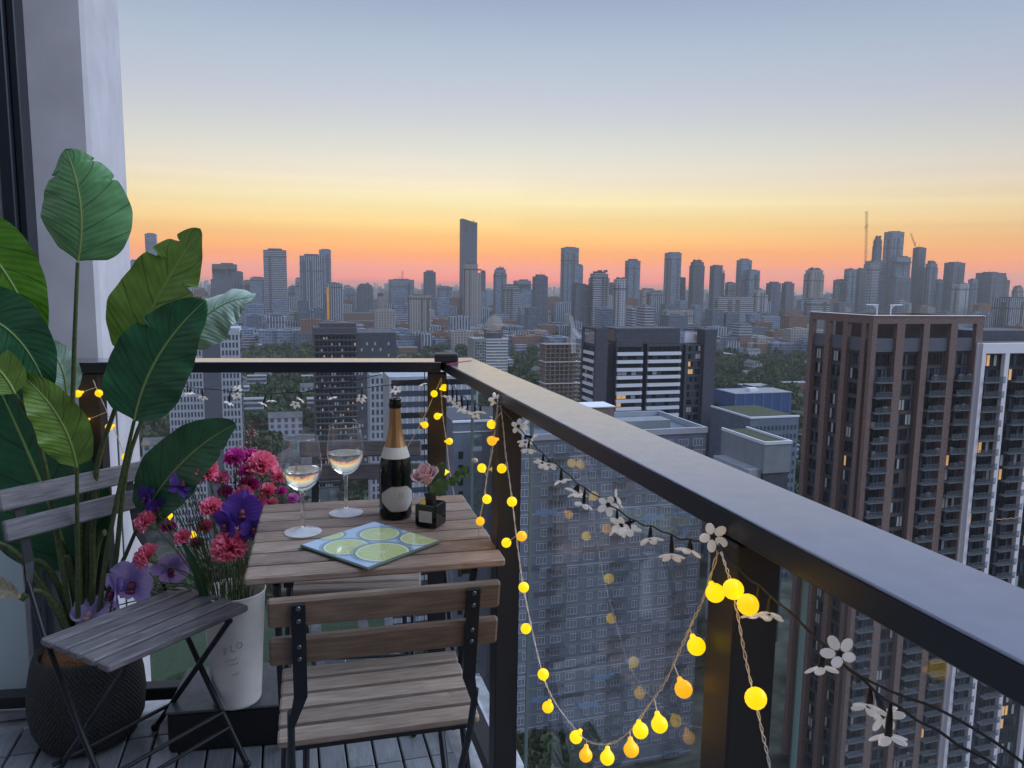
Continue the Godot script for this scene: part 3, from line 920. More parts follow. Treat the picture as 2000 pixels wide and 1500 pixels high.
	window_grid(lg, "podium_windows", -19.91, -1.5, 21.08, 52.08, -4.03, 8, 10, 0.6, 0.6, M.pane_dark, 1.0, true)
	window_grid(lg, "base_windows", 0.8, 8.06, 25.08, 51.08, -0.28, 4, 8, 0.7, 0.5, M.pane_mid, 0.8)
	window_grid(lg, "side_windows", -21.62, -1.0, 25.08, 51.08, 0.28, 8, 8, 0.7, 0.5, M.pane_mid, 0.8, true)
	var gb := thing("green_roof_block", "pale block with a planted roof behind the flat roofed block", "building", Vector3(82.71, -104, -262), GRID)
	wall(gb, "wall", Vector3(0, 0, -26.0), Vector3(19.6, 59.8, 0), M.blue_wall)
	wall(gb, "parapet", Vector3(-0.2, 59.81, -0.4), Vector3(19.57 + 0.2, 59.81 + 0.6, 0.2), M.white_frame)
	wall(gb, "parapet", Vector3(-0.2, 59.81, -26.0), Vector3(0.3, 59.81 + 0.59, -0.4), M.white_frame)
	wall(gb, "planted_roof", Vector3(0.3, 59.81, -25.5), Vector3(19.57, 59.81 + 0.2, -0.8), M.green_roof)
	window_grid(gb, "windows", 0.5, 19.57 - 0.5, 0, 59.81 - 2.0, 0.02, 12, 18, 0.6, 0.5, M.pane_mid, 0.9)

func far(called: String, label: String, cat: String, x: float, z: float, w: float, d: float, top: float, style: String, cap := 0) -> Node3D:
	var h := top - STREET
	var t := thing(called, label, cat, Vector3(x, STREET, z), GRID)
	var s := Shape.new()
	var m: Material = M[style]
	var roof := Shape.new()
	if cap == 5:          # sloping top, higher on the left
		s.box(Vector3(0, h * 0.46, 0), Vector3(w, h * 0.92, d))
		var y0 := h * 0.92
		var a := [Vector3(-w / 2, y0, d / 2), Vector3(w / 2, y0, d / 2), Vector3(w / 2, y0, -d / 2), Vector3(-w / 2, y0, -d / 2)]
		var b := [Vector3(-w / 2, h, d / 2), Vector3(w / 2, h * 0.962, d / 2), Vector3(w / 2, h * 0.962, -d / 2), Vector3(-w / 2, h, -d / 2)]
		for k in 4: s.quad(a[k], a[(k + 1) % 4], b[(k + 1) % 4], b[k])
		s.quad(b[0], b[1], b[2], b[3])
		for k in 6:
			roof.box(Vector3(-w * 0.42 + w * 0.168 * k, h * 0.93, d / 2 + 0.2), Vector3(w * 0.05, h * (0.06 + 0.03 * ((k * 5) % 3)), 0.4))
	elif cap == 4:        # rounded shoulders
		s.box(Vector3(0, h * 0.45, 0), Vector3(w, h * 0.9, d))
		s.box(Vector3(0, h * 0.935, 0), Vector3(w * 0.86, h * 0.07, d * 0.86))
		roof.box(Vector3(0, h * 0.98, 0), Vector3(w * 0.6, h * 0.04, d * 0.6))
	elif cap == 3:        # stepped to the right
		s.box(Vector3(-w * 0.12, h / 2, 0), Vector3(w * 0.76, h, d))
		s.box(Vector3(w * 0.32, h * 0.44, 0.1), Vector3(w * 0.36, h * 0.88, d * 0.98))
		roof.box(Vector3(-w * 0.15, h + 1.2, 0), Vector3(w * 0.4, 2.4, d * 0.5))
	elif cap == 2:        # a lower block in front
		s.box(Vector3(0, h / 2, -d * 0.1), Vector3(w, h, d * 0.8))
		s.box(Vector3(-w * 0.1, h * 0.36, d * 0.4), Vector3(w * 0.9, h * 0.72, d * 0.3))
		roof.box(Vector3(w * 0.1, h + 1.6, 0), Vector3(w * 0.5, 3.2, d * 0.4))
	else:
		s.box(Vector3(0, h / 2, 0), Vector3(w, h, d))
		roof.box(Vector3(0, h + (2.0 if cap == 1 else 1.0), 0), Vector3(w * 0.62, 4.0 if cap == 1 else 2.0, d * 0.62))
	var rg := RandomNumberGenerator.new()
	rg.seed = int(absf(x) * 7.0 + absf(z))
	for k in (0 if cap == 5 else rg.randi_range(1, 4)):
		roof.box(Vector3(rg.randf_range(-0.36, 0.36) * w, h + 0.8, rg.randf_range(-0.3, 0.4) * d), Vector3(rg.randf_range(2, 6), rg.randf_range(1.6, 5.0), rg.randf_range(2, 5)))
	if cap != 5 and h > 40.0:
		# balcony stacks and plant floors, proud of the walls
		for k in rg.randi_range(1, 3):
			var sx := rg.randf_range(-0.38, 0.38) * w
			roof.box(Vector3(sx, h * 0.47, d / 2 + 0.3 + 0.01 * k), Vector3(w * rg.randf_range(0.04, 0.12), h * 0.92, 0.6))
		roof.box(Vector3(0, h * rg.randf_range(0.78, 0.94), 0), Vector3(w + 0.5, 2.6, d + 0.5))
		roof.box(Vector3(-w / 2 - 0.3, h * 0.47, rg.randf_range(-0.2, 0.2) * d), Vector3(0.6, h * 0.9, d * 0.25))
	if rg.randf() < 0.35 and cap != 5:
		roof.box(Vector3(rg.randf_range(-0.3, 0.3) * w, h + 5.0, 0), Vector3(0.5, 10, 0.5))
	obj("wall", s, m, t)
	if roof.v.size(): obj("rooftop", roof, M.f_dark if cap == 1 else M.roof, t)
	return t

func lattice(s: Shape, a: Vector3, b: Vector3, r: float, bays: int) -> void:
	var d := (b - a).normalized()
	var x := d.cross(Vector3(0.3, 0.2, 0.9)).normalized()
	var y := d.cross(x)
	var q := [x + y, x - y, -x - y, y - x]
	for k in 4:
		s.tube([a + q[k] * r, b + q[k] * r], r * 0.16, 4)
		for i in bays:
			var p := a.lerp(b, float(i) / bays)
			var p2 := a.lerp(b, float(i + 1) / bays)
			s.tube([p + q[k] * r, p2 + q[(k + 1) % 4] * r], r * 0.11, 3)

func far_city() -> void:
	far("slim_pale_tower", "slim pale tower alone at the far left, above the olive leaf", "tower", -998.5, -2144.0, 28.0, 22.4, 119.3, "f_glass", 0)
	far("left_edge_tower", "hazy tower hard against the concrete column", "tower", -1025.0, -2096.0, 17.9, 14.3, 43.9, "f_glass", 1)
	far("stepped_office_tower", "stepped grey office tower behind the silver leaf", "office tower", -767.2, -2060.0, 61.0, 48.8, 38.6, "f_dark", 2)
	far("low_office_block", "dark flat block adjoining the stepped office tower on its right", "office block", -735.6, -2066.0, 27.3, 21.9, 18.9, "f_dark", 0)
	far("grey_slab", "grey slab just right of the silver leaf's tip", "tower", -698.5, -2036.0, 26.0, 20.8, -3.6, "f_stone", 0)
	far("grey_slab", "broad blue-grey slab touching the left tall tower", "tower", -664.8, -2012.0, 36.0, 28.8, 4.8, "f_glass", 0)
	far("tall_twin_face_tower", "tall pale tower with dark floor bands, left of centre", "tower", -552.8, -1800.0, 50.9, 40.7, 67.2, "f_stripe", 1)
	far("narrow_slab", "narrow low slab between the two tall left towers", "tower", -589.2, -2060.0, 19.6, 15.7, -18.1, "f_glass", 0)
	far("white_slab", "white slab hugging the ribbed tower's left side", "tower", -563.4, -2024.0, 12.8, 10.2, 3.7, "f_white", 0)
	far("ribbed_tower", "tall tower with pale vertical ribs, right of the banded one", "tower", -442.9, -1700.0, 49.0, 39.2, 52.5, "f_rib", 1)
	far("pale_tower", "pale smooth tower rising behind the ribbed tower", "tower", -494.4, -2036.0, 29.1, 23.3, 79.0, "f_glass", 0)
	var wo := far("white_office_slab", "short white office slab with a sunset glint painted on its edge below the ribbed tower", "office block", -370.5, -1600.0, 32.6, 26.1, -6.2, "f_rib", 0)
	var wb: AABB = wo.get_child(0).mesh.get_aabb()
	obj("painted_sunset_glint", Shape.new().box(Vector3(wb.position.x + 3.0, wb.size.y * 0.48, wb.end.z + 0.3), Vector3(6.0, wb.size.y * 0.9, 0.5)), M.sunset_tint, wo)  # orange colour painted on to stand for sunset mirrored in the glass
	far("round_top_tower", "small dark tower with a rounded top, alone in the low gap", "tower", -384.1, -2000.0, 38.9, 31.1, -6.9, "f_dark", 4)
	far("hazy_block", "faint hazy block left of the small round topped tower", "office block", -455.5, -2156.0, 29.1, 23.2, -23.8, "f_glass", 0)
	far("ribbed_midrise", "dark mid-rise with pale vertical ribs below the banded tower", "apartment block", -385.1, -1250.0, 28.3, 22.7, -58.8, "f_rib", 1)
	far("white_twin_midrise", "left half of the pale twin mid-rise below the ribbed tower", "apartment block", -405.2, -1440.0, 22.8, 18.2, -54.9, "f_stone", 0)
	far("white_twin_midrise", "bright white right half of the twin mid-rise below the ribbed tower", "apartment block", -379.6, -1430.0, 20.6, 16.5, -54.2, "f_rib", 0)
	far("long_brown_block", "long low brown block behind the dark tower at left", "building", -337.7, -1700.0, 136.3, 40.9, -70.9, "f_brick", 0)
	far("long_brown_block", "second long low brown block, one street nearer", "building", -301.6, -1560.0, 101.3, 30.4, -81.4, "f_brick", 0)
	far("hazy_slab_cluster", "wide hazy slab under the thin antenna", "tower", -314.3, -2168.0, 64.5, 51.6, 5.2, "f_glass", 0)
	far("square_tower", "square dark tower left of the slant roofed tower", "tower", -227.1, -2096.0, 29.5, 23.6, 26.8, "f_dark", 1)
	far("hazy_block", "low hazy block right of the square dark tower", "office block", -191.4, -2156.0, 36.3, 29.0, -12.8, "f_glass", 0)
	far("wide_stone_block", "wide grey stone block in the middle distance left of centre", "apartment block", -163.8, -1350.0, 37.4, 18.7, -23.3, "f_stone", 0)
	far("grey_midrise", "grey mid-rise in front of the wide stone block", "apartment block", -220.3, -1500.0, 28.6, 22.9, -41.4, "f_glass", 1)
	far("slant_roof_tower", "tallest tower, dark, with a slanting concave roof at the centre left", "tower", -114.3, -1950.0, 38.0, 30.4, 156.4, "f_dark", 5)
	far("window_grid_tower", "brown grey gridded tower standing before the slant roofed tower", "tower", -83.2, -1560.0, 32.1, 25.7, 36.8, "f_stone", 3)
	far("narrow_tower", "narrow tower squeezed right behind the gridded tower", "tower", -74.7, -1900.0, 10.8, 8.6, 27.6, "f_dark", 0)
	far("blue_tower", "round shouldered blue tower between the slanted one and the white frames", "tower", -34.9, -2000.0, 29.3, 23.5, 38.7, "f_glass", 4)
	far("white_frame_tower", "tower with stacked white box frames in front of the blue tower", "tower", -6.7, -1745.0, 30.3, 24.3, -4.5, "f_stripe", 0)
	far("grey_slab", "grey slab with a set back roof behind the white framed stack", "tower", 23.6, -2012.0, 40.3, 32.3, 6.9, "f_glass", 2)
	far("dark_tower", "dark square tower with a flat crown right of the white framed stack", "tower", 51.5, -1500.0, 24.8, 19.9, 13.8, "f_dark", 1)
	far("concrete_midrise", "pale concrete mid-rise with vertical fins low in the centre", "apartment block", 64.0, -1700.0, 31.9, 25.5, -58.2, "f_rib", 0)
	far("tall_centre_tower", "tall glass tower at the centre of the skyline", "tower", 146.2, -2036.0, 38.8, 31.0, 93.6, "f_glass", 0)
	far("shoulder_tower", "lower tower leaning on the tall centre tower's right", "tower", 173.8, -2042.0, 14.4, 11.5, 49.2, "f_glass", 0)
	far("dark_midrise", "dim mid-rise at the foot of the tall centre tower", "apartment block", 130.1, -1500.0, 27.6, 22.1, -0.7, "f_dark", 0)
	far("striped_round_tower", "pale tower with horizontal stripes, rounded at one side", "tower", 165.4, -1500.0, 32.9, 26.4, 25.3, "f_stripe", 4)
	far("thin_slab", "thin dark slab behind the striped tower's right edge", "tower", 241.7, -1900.0, 12.1, 9.7, 3.6, "f_dark", 0)
	far("lattice_tower", "tower with a criss-cross pale front next to the striped one", "tower", 178.7, -1300.0, 17.2, 13.8, 9.9, "f_white", 0)
	far("tall_slim_tower", "tall slim pale tower right of the criss-cross front", "tower", 290.8, -1900.0, 30.0, 24.0, 58.9, "f_glass", 1)
	far("hazy_midrise", "hazy mid-rise to the right of the slim pale tower", "apartment block", 353.5, -2036.0, 36.2, 28.9, -12.2, "f_stone", 1)
	far("grey_midrise", "grey mid-rise left of the pair of dark slabs", "apartment block", 310.9, -1700.0, 28.3, 22.7, -14.2, "f_rib", 0)
	far("purple_grey_tower", "tall slab that leans purple with a pale left edge, right of centre", "tower", 418.7, -2048.0, 34.9, 27.9, 84.8, "f_glass", 0)
	far("step_block", "short stepped block at that slab's right foot", "tower", 447.9, -2054.0, 12.7, 10.1, 20.0, "f_dark", 0)
	far("crowned_tower", "tower with a notched crown, second of three right of centre", "tower", 483.2, -2048.0, 31.4, 25.1, 67.2, "f_dark", 4)
	far("round_corner_tower", "tower with stepped shoulders, third of three right of centre", "tower", 537.5, -2048.0, 31.1, 24.9, 53.3, "f_dark", 3)
	far("low_hazy_block", "low hazy block between the three towers and the pair", "tower", 576.2, -2060.0, 20.7, 16.6, 9.8, "f_glass", 0)
	far("pair_tower", "taller, farther tower of the close pair", "tower", 613.9, -2072.0, 31.0, 24.8, 69.7, "f_glass", 1)
	far("pair_tower", "shorter, nearer tower of the close pair with a bright left edge", "tower", 632.9, -2060.0, 31.8, 25.4, 42.9, "f_glass", 0)
	far("wide_ribbed_slab", "wide slab block with beige ribs standing above the trees", "apartment block", 484.6, -1700.0, 88.7, 22.2, -22.8, "f_stripe", 0)
	far("white_narrow_slab", "white narrow slab right of the wide ribbed block", "apartment block", 574.5, -1800.0, 27.6, 22.1, -6.8, "f_white", 3)
	far("dark_square_tower", "dark square tower, left one of two alike in the low gap", "tower", 671.4, -2000.0, 28.6, 22.8, 9.8, "f_dark", 1)
	far("dark_square_tower", "dark square tower, right one of two alike in the low gap", "tower", 710.7, -2006.0, 24.5, 19.6, 10.4, "f_dark", 1)
	far("octagon_tower", "broad grey tower with chamfered shoulders", "tower", 788.0, -2036.0, 39.4, 31.5, 50.1, "f_stone", 4)
	far("red_brick_block", "red brick block among the trees below the dark pair", "apartment block", 564.3, -1750.0, 28.6, 22.9, -59.5, "f_brick", 0)
	far("red_brick_block", "broad red brick block with rooftop lamps", "apartment block", 611.8, -1700.0, 44.3, 22.2, -50.1, "f_brick", 0)
	far("long_brick_block", "long low brick block left of the brown tower's top", "building", 444.5, -1250.0, 64.2, 19.3, -69.7, "f_brick", 0)
	far("white_terrace", "row of white flats at the foot of the wide ribbed slab", "building", 462.8, -1560.0, 66.2, 16.5, -92.8, "f_white", 0)
	far("white_midrise", "white mid-rise with a dark side left of the brown tower", "apartment block", 675.4, -1720.0, 48.6, 29.2, -24.9, "f_stripe", 0)
	far("grey_midrise", "low concrete mid-rise at the left foot of the charcoal block", "apartment block", 320.1, -1500.0, 56.4, 22.6, -46.3, "f_stone", 0)
	far("blue_slab", "blue slab at the left end of the right-hand cluster", "tower", 888.8, -2120.0, 21.3, 17.0, 21.3, "f_glass", 0)
	far("blue_tower", "tall blue tower second from the left in the right-hand cluster", "tower", 913.7, -2108.0, 24.1, 19.2, 50.5, "f_glass", 0)
	far("blue_tower", "blue tower third from the left in the right-hand cluster", "tower", 954.5, -2132.0, 21.2, 16.9, 52.9, "f_dark", 0)
	far("spire_tower", "unfinished round cored tower below the tall crane", "tower", 1042.8, -2240.0, 45.3, 36.2, 77.9, "f_glass", 0)
	far("spire_core", "dark round core rising from the unfinished tower", "tower", 1043.0, -2240.0, 20.0, 16.0, 147.4, "f_dark", 4)
	far("tallest_cluster_tower", "broad shining tower, highest of the right-hand cluster", "tower", 1112.2, -2288.0, 41.7, 33.3, 164.5, "f_glass", 0)
	far("cluster_tower", "wide lower tower in the middle of the right-hand cluster", "tower", 1101.3, -2216.0, 49.5, 39.6, 89.6, "f_glass", 2)
	far("crane_tower", "tower topped by the small luffing crane", "tower", 1171.6, -2252.0, 27.0, 21.6, 118.0, "f_dark", 0)
	far("cluster_tower", "grey tower right of the one with the luffing crane", "tower", 1196.7, -2228.0, 27.6, 22.1, 78.4, "f_glass", 4)
	far("dark_front_slab", "dark gridded slab before the cluster's middle", "apartment block", 1027.0, -2072.0, 50.2, 40.1, 28.5, "f_dark", 0)
	far("pale_front_tower", "pale tower at the crane's foot, before the cluster", "tower", 997.9, -2168.0, 31.7, 25.3, 68.2, "f_stripe", 0)
	far("dark_crown_tower", "dark tower with a pale crown line, alone right of the cluster", "tower", 1215.4, -2144.0, 40.0, 32.0, 73.6, "f_dark", 0)
	far("hazy_slab", "hazy slab left of the dark tower with the pale crown line", "tower", 1202.8, -2192.0, 16.0, 12.8, 26.1, "f_glass", 0)
	far("pale_slab", "pale gridded slab at the foot of the dark crowned tower", "apartment block", 1175.1, -2036.0, 31.4, 25.1, 15.9, "f_white", 0)
	far("pale_slab", "pale slab joining on the right of the gridded one", "apartment block", 1220.4, -2060.0, 18.6, 14.9, 27.3, "f_glass", 0)
	far("dark_broad_tower", "dark broad tower at the right end of the skyline", "tower", 1286.7, -2084.0, 63.3, 50.7, 46.0, "f_dark", 3)
	far("domed_tower", "small domed tower at the very right of the skyline", "tower", 1395.8, -2144.0, 21.8, 17.4, 13.3, "f_stone", 4)
	far("white_ribbed_tower", "white ribbed tower close behind the white framed one", "apartment tower", 869.2, -1350.0, 45.5, 36.4, -12.5, "f_rib", 0)
	var cr := Shape.new()
	lattice(cr, Vector3(1013, 74.69, -2240), Vector3(1005, 219, -2240), 2.2, 14)
	lattice(cr, Vector3(1002, 171.5, -2240), Vector3(1013, 178.9, -2240), 1.2, 3)
	tag(obj("tower_crane", cr, M.f_brick), "very tall slim crane mast beside the highest tower of the right cluster", "crane")
	var cr2 := Shape.new()
	lattice(cr2, Vector3(1159, 120.9, -2252), Vector3(1142, 158.5, -2252), 1.5, 8)
	lattice(cr2, Vector3(1155, 123.8, -2252), Vector3(1159, 134.1, -2252), 1.0, 3)
	tag(obj("tower_crane", cr2, M.f_brick), "small luffing crane on top of the second tower of the right cluster", "crane")
	var cr3 := Shape.new()
	lattice(cr3, Vector3(35.05, -38.44, -440), Vector3(34.38, -23.75, -440), 0.9, 12)
	lattice(cr3, Vector3(34.38, -23.75, -440), Vector3(32.3, -16.91, -430), 0.7, 10)
	lattice(cr3, Vector3(34.4, -24.33, -440), Vector3(38.64, -29.55, -440), 0.7, 6)
	tag(obj("tower_crane", cr3, M.white_frame), "pale tower crane standing behind the unfinished concrete building", "crane")
	var an := Shape.new()
	lattice(an, Vector3(-310.9, 3.855, -2168), Vector3(-310.8, 29.37, -2168), 1.6, 8)
	tag(obj("roof_antenna", an, M.f_dark), "thin antenna mast on the low block left of the slant roofed tower", "antenna")
	var hs := []
	var walls := ["f_stone", "f_brick", "f_white", "f_stripe"]
	for k in 4:
		var h := Node3D.new()
		var hh := 7.0 + 2.5 * k
		var w := 12.0 + 5.0 * ((k * 3) % 4)
		h.name = numbered("low_house")
		tag(h, ["small beige pitched roof house half hidden in the trees", "low brick flat roofed block half hidden in the trees", "white pitched roof house half hidden in the trees", "long pale flat roofed shed half hidden in the trees"][k], "house", "low houses among the trees")
		add_child(h, true)
		obj("wall", Shape.new().box(Vector3(0, hh / 2, 0), Vector3(w, hh, 11)), M[walls[k]], h)
		if k % 2 == 0:
			var rf := Shape.new()
			var e := [Vector3(-w / 2 - 0.4, hh, 6), Vector3(w / 2 + 0.4, hh, 6), Vector3(w / 2 + 0.4, hh + 3.2, 0), Vector3(-w / 2 - 0.4, hh + 3.2, 0), Vector3(w / 2 + 0.4, hh, -6), Vector3(-w / 2 - 0.4, hh, -6)]
			rf.quad(e[0], e[1], e[2], e[3]); rf.quad(e[4], e[5], e[3], e[2]); rf.tri(e[1], e[4], e[2]); rf.tri(e[5], e[0], e[3])
			obj("roof", rf, M.roof, h)
		else:
			obj("roof", Shape.new().box(Vector3(0, hh + 0.3, 0), Vector3(w + 0.6, 0.6, 11.6)), M.grey_wall, h)
		hs.append(h)
	for i in house_spots.size():
		var o: Node3D = hs[i % 4]
		if i >= 4:
			o = o.duplicate()
			o.name = numbered("low_house")
			add_child(o, true)
		o.position = Vector3(house_spots[i].x, STREET, house_spots[i].z)
		o.rotation.y = GRID + (PI / 2 if house_spots[i].y > 0.6 else 0.0)
	var st := FogVolume.new()
	st.name = "steam_plume"
	st.shape = RenderingServer.FOG_VOLUME_SHAPE_ELLIPSOID
	st.size = Vector3(20, 17, 14)
	var fm := FogMaterial.new()
	fm.density = 0.07
	fm.albedo = Color(0.95, 0.90, 0.86)
	st.material = fm
	add_child(st, true)
	st.position = Vector3(-19.57, -41.21, -800)
	st.rotation.z = 0.5
	stuff(tag(st, "small puff of steam over the dark rooftop plant room", "steam"))
	# everything lower and farther, too far to tell one block from the next
	var g := RandomNumberGenerator.new()
	g.seed = 77
	var kinds := ["f_glass", "f_stone", "f_stripe", "f_brick", "f_dark", "f_rib"]
	for k in kinds.size():
		var bs := Shape.new()
		var per := 620
		for i in per:
			var far_ := pow(g.randf(), 1.9)
			var z := 1150.0 + far_ * 8000.0
			var x := g.randf_range(-0.78, 0.78) * z
			var h := g.randf_range(9, 30) + (g.randf() * 58.0 if g.randf() < clampf((z - 1100.0) / 1500.0, 0.02, 0.62) else 0.0)
			var w := g.randf_range(14, 38)
			bs.box(Vector3(x, STREET + h / 2, -z), Vector3(w, h, g.randf_range(14, 30)), grid_basis())
			bs.box(Vector3(x, STREET + h + 1.0, -z), Vector3(w * 0.4, 2.0, 8), grid_basis())
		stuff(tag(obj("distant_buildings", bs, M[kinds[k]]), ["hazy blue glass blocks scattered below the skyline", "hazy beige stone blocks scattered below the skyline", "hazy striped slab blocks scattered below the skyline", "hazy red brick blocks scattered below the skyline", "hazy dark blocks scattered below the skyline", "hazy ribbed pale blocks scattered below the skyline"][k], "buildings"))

func city_ground() -> void:
	city_materials()
	M.ground = tri_noise(mat(s8(98, 102, 90), 0.95), 0.03, 0.55, 0.012, 61)
	M.asphalt = tri_noise(mat(s8(82, 84, 90), 0.9), 0.05, 0.25, 0.1, 62)
	M.lawn = tri_noise(mat(s8(62, 84, 58), 0.95), 0.05, 0.35, 0.08, 63)
	M.paint = mat(s8(200, 200, 200), 0.8)
	var gr := Shape.new()
	gr.quad(Vector3(-9000, STREET, 5000), Vector3(9000, STREET, 5000), Vector3(9000, STREET, -11000), Vector3(-9000, STREET, -11000))
	struct("city_ground", gr, M.ground)
	var b := grid_basis()
	# streets of the grid, with kerbed pavements and lane marks near by
	for q in [[Vector3(-54.22, -104, -232.2), 11.0, 560.0], [Vector3(-77.13, -104, -281.6), 300.0, 10.0], [Vector3(178.4, -104, -612.4), 12.0, 420.0], [Vector3(-104.8, -104, -517.5), 700.0, 11.0], [Vector3(-0.5323, -104, -1072), 1600.0, 14.0]]:
		var r := Shape.new()
		r.box(q[0] + Vector3(0, 0.02, 0), Vector3(q[1], 0.05, q[2]), b)
		var road := struct("road", r, M.asphalt)
		var pv := Shape.new()
		var long_x: bool = q[1] > q[2]
		for s in [-1.0, 1.0]:
			var off: Vector3 = b * (Vector3(0, 0, s * (q[2] / 2 + 1.5)) if long_x else Vector3(s * (q[1] / 2 + 1.5), 0, 0))
			pv.box(q[0] + off + Vector3(0, 0.07, 0), Vector3(q[1], 0.15, 3.0) if long_x else Vector3(3.0, 0.15, q[2]), b)
		struct("pavement", pv, M.roof)
		var pt := Shape.new()
		var l: float = maxf(q[1], q[2])
		for k in int(l / 9.0):
			var at: float = -l / 2 + 4.5 + 9.0 * k
			pt.box(q[0] + b * (Vector3(at, 0.055, 0) if long_x else Vector3(0, 0.055, at)), Vector3(3.5, 0.01, 0.18) if long_x else Vector3(0.18, 0.01, 3.5), b)
		obj("lane_marking", pt, M.paint, road)
	for q in [[Vector3(-93.82, -104, -205.5), 70.0, 60.0], [Vector3(-41.85, -104, -218.3), 30.0, 24.0]]:
		struct("lawn", Shape.new().box(q[0] + Vector3(0, 0.03, 0), Vector3(q[1], 0.1, q[2]), b), M.lawn)
	# tree canopy: a few crowns of loose leaf clumps, repeated
	var g := RandomNumberGenerator.new()
	g.seed = 9
	M.leafage = mat(Color.WHITE, 0.9)
	M.leafage.vertex_color_use_as_albedo = true
	for kind in 3:
		var s := Shape.new()
		for i in 130:
			var d := Vector3(g.randf_range(-1, 1), g.randf_range(-0.5, 1), g.randf_range(-1, 1))
			if d.length() > 1.0: d = d.normalized()
			var c := Vector3(d.x * 4.2, 5.2 + d.y * 3.6, d.z * 4.2) * (0.7 + 0.3 * g.randf())
			var e := Basis(Vector3(g.randf_range(-1, 1), g.randf_range(-1, 1), g.randf_range(-1, 1)).normalized(), g.randf() * TAU) * g.randf_range(0.8, 1.7)
			var gr_ := g.randf_range(0.6, 1.25)
			s.tint = Color(0.06, 0.10, 0.045) * gr_ if kind < 2 else Color(0.085, 0.105, 0.045) * gr_
			s.quad(c - e.x - e.y * 0.7, c + e.x - e.y * 0.8, c + e.x * 0.7 + e.y, c - e.x * 0.8 + e.y * 0.8)
			s.quad(c - e.y - e.z * 0.7, c + e.y * 0.8 - e.z, c + e.y * 0.7 + e.z * 0.8, c - e.y * 0.9 + e.z * 0.7)
		var mm := MultiMesh.new()
		mm.transform_format = MultiMesh.TRANSFORM_3D
		mm.mesh = s.mesh()
		var n := 4300
		var spots := []
		while spots.size() < n:
			var z := 120.0 + pow(g.randf(), 1.5) * 3800.0
			var x := g.randf_range(-0.75, 0.75) * z
			if clear_of(x, -z): spots.append(Transform3D(Basis(Vector3.UP, g.randf() * TAU).scaled(Vector3.ONE * g.randf_range(0.7, 1.5) * (1.0 + z / 5000.0)), Vector3(x, STREET, -z)))
		mm.instance_count = n
		for i in n: mm.set_instance_transform(i, spots[i])
		var mi := MultiMeshInstance3D.new()
		mi.name = numbered("tree_canopy")
		mi.multimesh = mm
		mi.material_override = M.leafage
		add_child(mi, true)
		stuff(tag(mi, ["dark green tree canopy between the buildings", "mid green tree canopy between the buildings", "olive tree canopy between the buildings"][kind], "trees"))

